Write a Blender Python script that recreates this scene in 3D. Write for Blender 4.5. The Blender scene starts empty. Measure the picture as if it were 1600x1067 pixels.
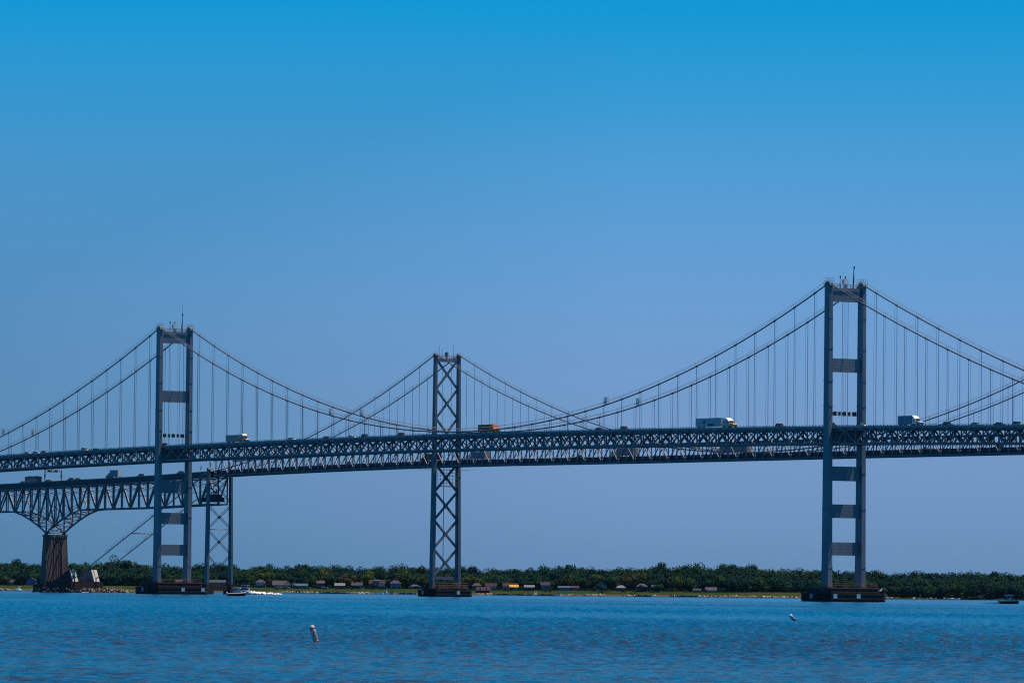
import bpy, math, random
import numpy as np
from mathutils import Vector, Matrix, Euler
R = math.radians
random.seed(7)
rng = np.random.default_rng(7)
sc = bpy.context.scene
col = sc.collection

# ------------------------------------------------------------------ camera
F_PX, CX, CY = 9100.0, 800.0, 533.5
ROLL, PITCH = R(0.55), math.atan(390.5 / F_PX)
EYE = Vector((0, 0, 2.5))
fw = Vector((0, math.cos(PITCH), math.sin(PITCH)))
r0 = Vector((1, 0, 0)); u0 = Vector((0, -math.sin(PITCH), math.cos(PITCH)))
rt = r0 * math.cos(ROLL) + u0 * math.sin(ROLL)
up = u0 * math.cos(ROLL) - r0 * math.sin(ROLL)
cam = bpy.data.cameras.new('camera'); cam.sensor_width = 36; cam.lens = 36 * F_PX / 1600
cam.clip_start = 1; cam.clip_end = 60000
co = bpy.data.objects.new('camera', cam); col.objects.link(co)
m = Matrix((rt, up, -fw)).transposed().to_4x4(); m.translation = EYE
co.matrix_world = m
sc.camera = co

def at(px, py, Y):
    """world point seen at photo pixel (px, py) at distance Y"""
    d = fw + rt * ((px - CX) / F_PX) + up * ((CY - py) / F_PX)
    return EYE + d * (Y / d.y)

# ------------------------------------------------------------------ mesh builder
class MB:
    def __init__(s): s.v, s.f = [], []
    def add(s, vs, fs):
        n = len(s.v); s.v += [tuple(v) for v in vs]; s.f += [tuple(i + n for i in f) for f in fs]; return s
    def box(s, x0, x1, y0, y1, z0, z1):
        return s.add([(x0,y0,z0),(x1,y0,z0),(x1,y1,z0),(x0,y1,z0),(x0,y0,z1),(x1,y0,z1),(x1,y1,z1),(x0,y1,z1)],
                     [(3,2,1,0),(4,5,6,7),(0,1,5,4),(1,2,6,5),(2,3,7,6),(3,0,4,7)])
    def frustum(s, z0, r0_, z1, r1_):
        """rect rings r=(x0,x1,y0,y1) at z0 and z1"""
        a, b = r0_, r1_
        return s.add([(a[0],a[2],z0),(a[1],a[2],z0),(a[1],a[3],z0),(a[0],a[3],z0),(b[0],b[2],z1),(b[1],b[2],z1),(b[1],b[3],z1),(b[0],b[3],z1)],
                     [(3,2,1,0),(4,5,6,7),(0,1,5,4),(1,2,6,5),(2,3,7,6),(3,0,4,7)])
    def beam(s, p, q, w, h=None, side=(0, 1, 0)):
        """box beam p->q: w along side, h across"""
        h = h or w; p, q = Vector(p), Vector(q); d = q - p
        if d.length < 1e-6: return s
        d.normalize(); sd = Vector(side); sd = sd - d * sd.dot(d)
        if sd.length < 1e-4: sd = d.orthogonal()
        sd.normalize(); n = d.cross(sd); a, b = sd * (w / 2), n * (h / 2)
        vs = [p-a-b, p+a-b, p+a+b, p-a+b, q-a-b, q+a-b, q+a+b, q-a+b]
        return s.add(vs, [(3,2,1,0),(4,5,6,7),(0,1,5,4),(1,2,6,5),(2,3,7,6),(3,0,4,7)])
    def tube(s, pts, r, n=6, cap=True):
        pts = [Vector(p) for p in pts]; rings = []
        for i, p in enumerate(pts):
            d = (pts[min(i+1, len(pts)-1)] - pts[max(i-1, 0)]).normalized()
            a = d.cross(Vector((0, 0, 1)))
            if a.length < 1e-3: a = d.cross(Vector((1, 0, 0)))
            a.normalize(); b = a.cross(d)
            rr = r[i] if isinstance(r, (list, tuple)) else r
            rings.append([p + a * (rr * math.cos(k * 2 * math.pi / n)) + b * (rr * math.sin(k * 2 * math.pi / n)) for k in range(n)])
        vs = [v for g in rings for v in g]; fs = []
        for i in range(len(pts) - 1):
            for k in range(n):
                fs.append((i*n+k, i*n+(k+1) % n, (i+1)*n+(k+1) % n, (i+1)*n+k))
        if cap: fs += [tuple(range(n))[::-1], tuple(range((len(pts)-1)*n, len(pts)*n))]
        return s.add(vs, fs)
    def prism(s, poly, y0, y1):
        """side outline (x, z), counter-clockwise seen from -y, extruded y0..y1"""
        n = len(poly)
        vs = [(x, y0, z) for x, z in poly] + [(x, y1, z) for x, z in poly]
        fs = [tuple(range(n)), tuple(range(n, 2*n))[::-1]] + [(i, i+n, (i+1) % n + n, (i+1) % n) for i in range(n)]
        return s.add(vs, fs)
    def plan(s, poly, z0, z1):
        n = len(poly)
        vs = [(x, y, z0) for x, y in poly] + [(x, y, z1) for x, y in poly]
        fs = [tuple(range(n))[::-1], tuple(range(n, 2*n))] + [(i, (i+1) % n, (i+1) % n + n, i+n) for i in range(n)]
        return s.add(vs, fs)
    def rock(s, c, r):
        c = Vector(c); vs = []
        for k in range(6):
            d = [(1,0,0),(-1,0,0),(0,1,0),(0,-1,0),(0,0,1),(0,0,-1)][k]
            vs.append(c + Vector(d) * r * random.uniform(.6, 1.25) + Vector((random.uniform(-.3,.3)*r, random.uniform(-.3,.3)*r, random.uniform(-.2,.2)*r)))
        return s.add(vs, [(0,2,4),(2,1,4),(1,3,4),(3,0,4),(2,0,5),(1,2,5),(3,1,5),(0,3,5)])
    def build(s, name, mat, parent=None, smooth=False, bevel=0):
        me = bpy.data.meshes.new(name); me.from_pydata(s.v, [], s.f); me.materials.append(mat)
        if smooth: me.polygons.foreach_set('use_smooth', [True] * len(me.polygons))
        me.update(); o = bpy.data.objects.new(name, me); col.objects.link(o)
        if parent: o.parent = parent
        if bevel:
            b = o.modifiers.new('bevel', 'BEVEL'); b.width = bevel; b.segments = 2; b.limit_method = 'ANGLE'
        return o

def empty(name, loc=(0, 0, 0), rz=0, label=None, cat=None, group=None, parent=None):
    o = bpy.data.objects.new(name, None); col.objects.link(o); o.location = loc; o.rotation_euler = (0, 0, rz)
    o.empty_display_size = .5
    if parent: o.parent = parent
    tag(o, label, cat, group); return o
def tag(o, label=None, cat=None, group=None, kind=None):
    if label: o['label'] = label
    if cat: o['category'] = cat
    if group: o['group'] = group
    if kind: o['kind'] = kind
    return o

# ------------------------------------------------------------------ materials
def nt(name):
    m = bpy.data.materials.new(name); m.use_nodes = True
    return m, m.node_tree.nodes, m.node_tree.links, m.node_tree.nodes['Principled BSDF']
def mat(name, c, rough=.6, metal=0, var=.25, scale=.5, c2=None, stretch=(1, 1, 1), bump=0, spec=.5):
    m, N, L, P = nt(name)
    P.inputs['Roughness'].default_value = rough; P.inputs['Metallic'].default_value = metal
    P.inputs['Specular IOR Level'].default_value = spec
    tc = N.new('ShaderNodeTexCoord'); mp = N.new('ShaderNodeMapping'); mp.inputs['Scale'].default_value = stretch
    no = N.new('ShaderNodeTexNoise'); no.inputs['Scale'].default_value = scale; no.inputs['Detail'].default_value = 6
    L.new(tc.outputs['Object'], mp.inputs['Vector']); L.new(mp.outputs['Vector'], no.inputs['Vector'])
    rp = N.new('ShaderNodeValToRGB'); rp.color_ramp.elements[0].position = .32; rp.color_ramp.elements[1].position = .7
    c2 = c2 or tuple(x * (1 - var) for x in c)
    rp.color_ramp.elements[0].color = (*c2, 1); rp.color_ramp.elements[1].color = (*c, 1)
    L.new(no.outputs['Fac'], rp.inputs['Fac']); L.new(rp.outputs['Color'], P.inputs['Base Color'])
    if bump:
        b = N.new('ShaderNodeBump'); b.inputs['Strength'].default_value = bump; L.new(no.outputs['Fac'], b.inputs['Height']); L.new(b.outputs['Normal'], P.inputs['Normal'])
    return m
STEEL = (.105, .165, .235)
M = dict(
    steel=mat('painted_steel', (.175, .20, .235), .5, 0, .2, .35, (.12, .15, .19), (1, 1, .12)),
    steel_back=mat('weathered_steel', (.115, .15, .195), .55, 0, .25, .5, (.11, .115, .135), (1, 1, .1)),
    truss=mat('truss_steel', (.135, .14, .17), .45, 0, .2, .8),
    truss_back=mat('truss_steel_older', (.125, .13, .16), .5, 0, .25, .8, (.10, .095, .12)),
    sunlit_steel=mat('sunlit_brace_steel', (.40, .31, .20), .55, 0, .3, 1.5),  # truss paint lightened and warmed for sun on the far diagonals
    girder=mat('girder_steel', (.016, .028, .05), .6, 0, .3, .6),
    cable=mat('cable_wrap', (.10, .10, .12), .5, 0, .2, 1),
    rope=mat('wire_rope', (.30, .33, .37), .5, 0, .2, 1),
    parapet=mat('parapet_concrete', (.30, .29, .31), .8, 0, .25, .4),
    asphalt=mat('asphalt', (.05, .05, .052), .9, 0, .3, .6),
    concrete=mat('stained_concrete', (.25, .145, .11), .9, 0, .5, .22, (.06, .045, .045), (1, 1, .12), .2),
    sunlit_concrete=mat('sunlit_concrete', (.60, .55, .48), .85, 0, .25, .5, None, (1, 1, .3)),  # anchor faces: brightness of direct sun put into the colour
    grey_concrete=mat('grey_concrete', (.36, .33, .33), .85, 0, .4, .3, None, (1, 1, .2)),
    capstone=mat('rusty_concrete', (.07, .036, .028), .9, 0, .5, .3, (.024, .015, .016), (1, 1, .3)),
    fender=mat('dark_timber', (.009, .007, .009), .8, 0, .5, .8, (.004, .0035, .005), (.15, .15, 3)),
    rust=mat('rusty_steel', (.20, .11, .085), .8, 0, .4, 1.2),
    marker=mat('marker_panel', (.35, .55, .62), .5, 0, .08, 2),
    white=mat('white_paint', (.85, .85, .84), .4, 0, .08, .8),
    cream=mat('cream_paint', (.72, .58, .40), .5, 0, .12, .8),
    grey_box=mat('grey_trailer', (.42, .46, .52), .5, 0, .1, .6, None, (3, 1, .2)),
    blue_box=mat('blue_trailer', (.13, .22, .36), .5, 0, .15, .6, None, (3, 1, .2)),
    brown_box=mat('brown_box', (.075, .05, .06), .6, 0, .2, .8),
    mauve_box=mat('mauve_trailer', (.34, .30, .32), .6, 0, .15, .6),
    tan_box=mat('tan_box', (.40, .33, .27), .6, 0, .25, .9),
    orange=mat('orange_paint', (.75, .20, .02), .4, 0, .1, 1),
    yellow=mat('yellow_paint', (.95, .36, .0), .35, 0, .08, 1),
    green=mat('green_patch', (.02, .14, .09), .5, 0, .2, 1),
    maroon=mat('maroon_paint', (.17, .015, .015), .4, 0, .15, 1),
    red=mat('red_paint', (.42, .025, .03), .35, 0, .1, 1),
    dark=mat('dark_paint', (.02, .022, .028), .35, 0, .2, 1),
    silver=mat('silver_paint', (.45, .47, .5), .3, .3, .1, 1),
    black=mat('black_rubber', (.012, .012, .013), .8, 0, .2, 3),
    glass=mat('dark_glass', (.01, .014, .02), .08, 0, .1, 1),
    navy=mat('navy_hull', (.012, .016, .03), .3, 0, .2, 1),
    lamp=mat('red_lens', (.5, .05, .03), .3, 0, .1, 2),
    buoy_white=mat('buoy_white', (.52, .53, .54), .45, 0, .1, 6),
    buoy_orange=mat('buoy_orange', (.45, .065, .012), .45, 0, .15, 6),
    buoy_blue=mat('buoy_blue', (.03, .17, .36), .45, 0, .15, 6),
    buoy_dark=mat('buoy_fouling', (.06, .012, .012), .8, 0, .3, 6),
    lime=mat('lime_shirt', (.12, .75, .02), .7, 0, .15, 6),
    skin=mat('skin', (.45, .27, .2), .6, 0, .1, 6),
    awning=mat('yellow_awning', (.95, .50, .01), .6, 0, .1, 2),
    foam=mat('wake_foam', (.9, .9, .9), .7, 0, .1, 1.5),
    sign=mat('sign_black', (.012, .012, .016), .5, 0, .2, 2),
)
def rocks_mat(name, gain):
    m, N, L, P = nt(name); P.inputs['Roughness'].default_value = .9; P.inputs['Specular IOR Level'].default_value = .1
    g = N.new('ShaderNodeNewGeometry'); rp = N.new('ShaderNodeValToRGB')
    for i, (p, c) in enumerate([(0, (.05, .04, .04)), (.45, (.13, .10, .08)), (.8, (.28, .21, .16)), (1, (.48, .40, .32))]):
        e = rp.color_ramp.elements[i] if i < 2 else rp.color_ramp.elements.new(p)
        e.position = p; e.color = (*[x * gain for x in c], 1)
    L.new(g.outputs['Random Per Island'], rp.inputs['Fac']); L.new(rp.outputs['Color'], P.inputs['Base Color']); return m
M['rock'] = rocks_mat('shore_rock', 1.0); M['rock_pale'] = rocks_mat('bleached_rock', 1.7)
def leaf_mat(name, a, b, c):
    m, N, L, P = nt(name); P.inputs['Roughness'].default_value = .75; P.inputs['Specular IOR Level'].default_value = .04
    g = N.new('ShaderNodeNewGeometry'); no = N.new('ShaderNodeTexNoise'); no.inputs['Scale'].default_value = .075; no.inputs['Detail'].default_value = 2
    L.new(g.outputs['Position'], no.inputs['Vector'])
    rp = N.new('ShaderNodeValToRGB')
    rp.color_ramp.elements[0].position = .34; rp.color_ramp.elements[0].color = (*a, 1)
    rp.color_ramp.elements[1].position = .68; rp.color_ramp.elements[1].color = (*c, 1)
    e = rp.color_ramp.elements.new(.5); e.color = (*b, 1)
    ad = N.new('ShaderNodeMath'); ad.operation = 'MULTIPLY_ADD'; ad.inputs[1].default_value = .12; ad.inputs[2].default_value = -.06
    L.new(g.outputs['Random Per Island'], ad.inputs[0])
    su = N.new('ShaderNodeMath'); L.new(ad.outputs[0], su.inputs[0]); L.new(no.outputs['Fac'], su.inputs[1])
    L.new(su.outputs[0], rp.inputs['Fac']); L.new(rp.outputs['Color'], P.inputs['Base Color']); return m
M['leaf'] = leaf_mat('leaves_dark', (.003, .024, .025), (.008, .037, .022), (.024, .056, .014))
M['leaf_mid'] = leaf_mat('leaves_mid', (.012, .045, .018), (.022, .06, .016), (.042, .078, .014))
M['leaf_olive'] = leaf_mat('leaves_olive', (.034, .058, .015), (.055, .076, .014), (.08, .094, .016))
M['leaf_brown'] = leaf_mat('leaves_brown', (.035, .034, .018), (.055, .046, .02), (.075, .056, .026))
M['bark'] = mat('bark', (.06, .045, .035), .9, 0, .4, 2)

# ------------------------------------------------------------------ world and sun
SUN_EL, SUN_AZ = R(70.5), R(13)          # azimuth measured from +X towards +Y
sdir = Vector((math.cos(SUN_EL) * math.cos(SUN_AZ), math.cos(SUN_EL) * math.sin(SUN_AZ), math.sin(SUN_EL)))
sun = bpy.data.lights.new('sun', 'SUN'); sun.energy = 5.0; sun.angle = R(.5); sun.color = (1, .90, .76)
so = bpy.data.objects.new('sun', sun); col.objects.link(so)
so.rotation_euler = sdir.to_track_quat('Z', 'Y').to_euler(); so.location = (0, 0, 400)
w = bpy.data.worlds.new('World'); sc.world = w; w.use_nodes = True
N, L = w.node_tree.nodes, w.node_tree.links
for n in list(N): N.remove(n)
out = N.new('ShaderNodeOutputWorld'); mix = N.new('ShaderNodeMixShader')
bg1, bg2 = N.new('ShaderNodeBackground'), N.new('ShaderNodeBackground')
sky = N.new('ShaderNodeTexSky'); sky.sky_type = 'NISHITA'; sky.sun_disc = False
sky.sun_elevation = SUN_EL; sky.sun_rotation = math.pi / 2 - SUN_AZ
sky.air_density = 1.0; sky.dust_density = .3; sky.ozone_density = 3
tint = N.new('ShaderNodeMix'); tint.data_type = 'RGBA'; tint.blend_type = 'MULTIPLY'; tint.inputs[0].default_value = 1
tint.inputs[7].default_value = (.14, .62, 1.0, 1)
L.new(sky.outputs['Color'], tint.inputs[6]); L.new(tint.outputs[2], bg2.inputs['Color']); bg2.inputs['Strength'].default_value = .07
tc = N.new('ShaderNodeTexCoord'); sx = N.new('ShaderNodeSeparateXYZ'); L.new(tc.outputs['Generated'], sx.inputs[0])
asn = N.new('ShaderNodeMath'); asn.operation = 'ARCSINE'; L.new(sx.outputs['Z'], asn.inputs[0])
dg = N.new('ShaderNodeMapRange'); dg.inputs['From Min'].default_value = 0; dg.inputs['From Max'].default_value = R(12); L.new(asn.outputs[0], dg.inputs['Value'])
rp = N.new('ShaderNodeValToRGB')
def lin(c): return tuple((x/255/12.92 if x/255 <= .04045 else ((x/255+.055)/1.055)**2.4) for x in c)
SKY = [(0, (97, 137, 177)), (.7, (113, 149, 192)), (1.5, (117, 154, 199)), (2.3, (112, 156, 205)), (3.1, (106, 159, 212)), (4.4, (68, 155, 211)), (5.2, (42, 153, 212)), (5.8, (10, 151, 212)), (6.6, (0, 148, 210)), (12, (0, 112, 190))]
el = rp.color_ramp.elements
rp.color_ramp.interpolation = 'B_SPLINE'
while len(el) < len(SKY): el.new(.5)
for i, (d, c) in enumerate(SKY): el[i].position = d / 12
for i, (d, c) in enumerate(SKY): el[i].color = (*lin(c), 1)
L.new(dg.outputs[0], rp.inputs['Fac']); side = N.new('ShaderNodeMapRange'); side.inputs['From Min'].default_value = -.095; side.inputs['From Max'].default_value = .02; L.new(sx.outputs['X'], side.inputs['Value'])
sm = N.new('ShaderNodeMix'); sm.data_type = 'RGBA'; sm.inputs[6].default_value = (.60, .79, .80, 1); sm.inputs[7].default_value = (1, 1, 1, 1); hi = N.new('ShaderNodeMapRange'); hi.inputs['From Min'].default_value = R(2.8); hi.inputs['From Max'].default_value = R(5.6); L.new(asn.outputs[0], hi.inputs['Value'])
mxs = N.new('ShaderNodeMath'); mxs.operation = 'MAXIMUM'; L.new(side.outputs[0], mxs.inputs[0]); L.new(hi.outputs[0], mxs.inputs[1]); L.new(mxs.outputs[0], sm.inputs[0])
ml = N.new('ShaderNodeMix'); ml.data_type = 'RGBA'; ml.blend_type = 'MULTIPLY'; ml.inputs[0].default_value = 1; L.new(rp.outputs['Color'], ml.inputs[6]); L.new(sm.outputs[2], ml.inputs[7])
L.new(ml.outputs[2], bg1.inputs['Color']); bg1.inputs['Strength'].default_value = 1
mr = N.new('ShaderNodeMapRange'); mr.interpolation_type = 'SMOOTHSTEP'; mr.inputs['From Min'].default_value = R(8); mr.inputs['From Max'].default_value = R(28)
L.new(asn.outputs[0], mr.inputs['Value']); L.new(mr.outputs[0], mix.inputs[0])
L.new(bg1.outputs[0], mix.inputs[1]); L.new(bg2.outputs[0], mix.inputs[2]); L.new(mix.outputs[0], out.inputs[0])
vs = sc.view_settings; vs.view_transform = 'Standard'; vs.look = 'None'; vs.exposure = 0; vs.gamma = 1
sc.cycles.use_denoising = False; sc.cycles.sample_clamp_direct = 3; sc.cycles.sample_clamp_indirect = 2; sc.cycles.filter_width = 1.15; sc.cycles.max_bounces = 6; sc.cycles.caustics_reflective = False; sc.cycles.caustics_refractive = False

# ------------------------------------------------------------------ water
def water():
    k0 = np.concatenate([[-math.pi/2 + .14]])
    dense = np.linspace(-.125, .125, 760)
    side = np.geomspace(.13, 1.2, 22)
    az = np.concatenate([-side[::-1], dense, side])
    rr = [3.0]
    while rr[-1] < 120: rr.append(rr[-1] * 1.09)
    while rr[-1] < 3300: rr.append(rr[-1] + max(.2, rr[-1] / 850))
    while rr[-1] < 18000: rr.append(rr[-1] * 1.12)
    rr = np.array(rr)
    A, D = np.meshgrid(az, rr)
    X = D * np.tan(A); Y = D.copy()
    Xc = np.clip(X, -1e5, 1e5)
    H = np.zeros_like(X)
    g = np.random.default_rng(3)
    for i in range(60):
        lam = .3 * (3.0 / .3) ** g.random(); k = 2 * math.pi / lam
        th = math.pi / 2 + g.normal() * .9 + .25
        H += (.0074 * lam ** .75) * np.sin(k * (math.cos(th) * Xc + math.sin(th) * Y) + g.random() * 6.28 + .8 * np.sin(Xc * g.uniform(.01, .05) + Y * g.uniform(.005, .02)))
    gust = .8 + .3 * np.sin(Y * .021 + .006 * Xc + 1) * np.sin(Y * .0071 - .004 * Xc) + .22 * np.sin(Xc * .05 + Y * .013 + 2) 
    fade = np.clip((3200 - D) / 1500, 0, 1) * np.clip(1.2 - np.abs(A) / .5, 0, 1)
    Z = H * gust * fade
    nr, nc = X.shape
    co_ = np.stack([X, Y, Z], -1).reshape(-1, 3)
    i = np.arange(nr - 1)[:, None] * nc + np.arange(nc - 1)[None]
    q = np.stack([i, i + 1, i + nc + 1, i + nc], -1).reshape(-1, 4)
    me = bpy.data.meshes.new('water'); me.vertices.add(len(co_)); me.vertices.foreach_set('co', co_.ravel())
    me.loops.add(q.size); me.loops.foreach_set('vertex_index', q.ravel().astype(np.int32))
    me.polygons.add(len(q)); me.polygons.foreach_set('loop_start', np.arange(0, q.size, 4, dtype=np.int32))
    me.polygons.foreach_set('use_smooth', np.ones(len(q), bool)); me.update(calc_edges=True)
    m, N, L, P = nt('bay_water')
    P.inputs['Roughness'].default_value = .12; P.inputs['IOR'].default_value = 1.333; P.inputs['Specular IOR Level'].default_value = .3
    g_ = N.new('ShaderNodeNewGeometry')
    mp = N.new('ShaderNodeMapping'); mp.inputs['Scale'].default_value = (.012, .006, 1); L.new(g_.outputs['Position'], mp.inputs['Vector'])
    n0 = N.new('ShaderNodeTexNoise'); n0.inputs['Scale'].default_value = 1; n0.inputs['Detail'].default_value = 5; L.new(mp.outputs[0], n0.inputs['Vector'])
    cr = N.new('ShaderNodeValToRGB'); cr.color_ramp.elements[0].position = .36; cr.color_ramp.elements[0].color = (.0, .104, .215, 1)
    cr.color_ramp.elements[1].position = .62; cr.color_ramp.elements[1].color = (.0, .050, .118, 1)
    L.new(n0.outputs['Fac'], cr.inputs['Fac'])
    m2 = N.new('ShaderNodeMapping'); m2.inputs['Scale'].default_value = (1.5, .11, 1); L.new(g_.outputs['Position'], m2.inputs['Vector'])
    n2 = N.new('ShaderNodeTexNoise'); n2.inputs['Scale'].default_value = 1; n2.inputs['Detail'].default_value = 8; n2.inputs['Roughness'].default_value = .72; L.new(m2.outputs[0], n2.inputs['Vector'])
    sp = N.new('ShaderNodeMapRange'); sp.inputs['From Min'].default_value = .44; sp.inputs['From Max'].default_value = .56; sp.inputs['To Min'].default_value = .08; L.new(n2.outputs['Fac'], sp.inputs['Value'])
    sy = N.new('ShaderNodeSeparateXYZ'); L.new(g_.outputs['Position'], sy.inputs[0])
    wb = N.new('ShaderNodeMath'); wb.operation = 'MULTIPLY_ADD'; wb.inputs[1].default_value = 260; L.new(n0.outputs['Fac'], wb.inputs[0]); L.new(sy.outputs['Y'], wb.inputs[2])
    nr_ = N.new('ShaderNodeMapRange'); nr_.inputs['From Min'].default_value = 700; nr_.inputs['From Max'].default_value = 380; nr_.inputs['To Min'].default_value = .10; nr_.inputs['To Max'].default_value = 1.0; L.new(wb.outputs[0], nr_.inputs['Value'])
    mm = N.new('ShaderNodeMath'); mm.operation = 'MULTIPLY'; L.new(sp.outputs[0], mm.inputs[0]); L.new(nr_.outputs[0], mm.inputs[1])
    bx_ = N.new('ShaderNodeMix'); bx_.data_type = 'RGBA'; bx_.inputs[7].default_value = (.030, .024, .018, 1); L.new(mm.outputs[0], bx_.inputs[0]); L.new(cr.outputs['Color'], bx_.inputs[6]); L.new(bx_.outputs[2], P.inputs['Base Color'])
    n1 = N.new('ShaderNodeTexNoise'); n1.inputs['Scale'].default_value = 3.0; n1.inputs['Detail'].default_value = 4; n1.inputs['Roughness'].default_value = .65
    L.new(g_.outputs['Position'], n1.inputs['Vector'])
    b = N.new('ShaderNodeBump'); b.inputs['Strength'].default_value = .6; b.inputs['Distance'].default_value = .25
    L.new(n1.outputs['Fac'], b.inputs['Height']); L.new(b.outputs['Normal'], P.inputs['Normal'])
    me.materials.append(m)
    o = bpy.data.objects.new('water', me); col.objects.link(o); tag(o, 'choppy blue bay water with brownish ripples', None, None, 'structure')
water()

# ------------------------------------------------------------------ bridge frames
def seg_t(p, T, bh, yoff, px, py):
    """distance along a bridge line (offset yoff) where pixel column px crosses it"""
    yh = Vector((-bh.y, bh.x, 0)); o = T + yh * yoff
    d = fw + rt * ((px - CX) / F_PX) + up * ((CY - py) / F_PX)
    dx, dy = d.x, d.y                       # (o + t bh) parallel to (dx, dy)
    return (o.y * dx - o.x * dy) / (bh.x * dy - bh.y * dx)
T1 = at(1319.5, 690, 2092); T1.z = 0
T2 = at(271.0, 710, 2502); T2.z = 0
LM = (T2 - T1).length; BH = (T2 - T1).normalized(); YH = Vector((-BH.y, BH.x, 0)); RZ = math.atan2(BH.y, BH.x)
# back bridge: parallel, offset so that its far tower stands at photo column 697
d_ = fw + rt * ((697 - CX) / F_PX) + up * ((CY - 740) / F_PX)
SEP = (T2.y * d_.x - T2.x * d_.y) / (YH.x * d_.y - YH.y * d_.x)   # T2 + SEP*YH on that column (SEP < 0: far side)
B1 = T1 + YH * SEP
print('span', LM, 'separation', SEP)
FIRST = 8.6; PAN = (LM - 2 * FIRST) / 38

def front_z(t): return 65.0 - 2.3e-5 * (t - 270) ** 2          # top of the front railing
_bx = [-320, 0, 73, 154, 241, 334, 433, 459, 517, 588, 652, LM + 200, LM + 262, LM + 362, LM + 520]
_bz = [55.4, 56.7, 56.8, 56.9, 56.9, 56.9, 57.2, 57.2, 57.1, 56.5, 55.7, 55.2, 53.6, 52.0, 49.4]
def back_z(t):                                                   # bottom of the back bridge's lower chord
    return float(sum(np.interp(t + d, _bx, _bz) for d in (-24, -12, 0, 12, 24)) / 5)

front = empty('suspension_bridge', T1, RZ, 'blue-grey suspension bridge with smooth box towers joined by straight cross struts, crossing in front', 'bridge')
back = empty('suspension_bridge', B1, RZ, 'older suspension bridge with cross braced lattice tower, passing behind the box tower bridge', 'bridge')

def lerp(a, b, f): return a + (b - a) * f

# ------------------------------------------------------------------ front bridge
LEGY = 7.4
def front_leg(t0, s):
    mb = MB(); zs = [5.0, 20, 61, 113.3]
    dep = [4.1, 3.9, 3.4, 3.0]; wid = [1.9, 1.8, 1.65, 1.55]
    for i in range(3):
        a, b = (dep[i]/2, wid[i]/2), (dep[i+1]/2, wid[i+1]/2)
        mb.frustum(zs[i], (t0-a[0], t0+a[0], s*LEGY-a[1], s*LEGY+a[1]), zs[i+1], (t0-b[0], t0+b[0], s*LEGY-b[1], s*LEGY+b[1]))
    # recessed look: raised edge plates down the outer faces, ring stiffeners at the splices
    for z in (12, 33, 46, 70, 79, 90.5, 101.5):
        f = (z - 5) / 108; dd, ww = lerp(4.1, 3.0, f)/2 + .06, lerp(1.9, 1.55, f)/2 + .06
        mb.box(t0-dd, t0+dd, s*LEGY-ww, s*LEGY+ww, z, z+.35)
    return mb
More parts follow.
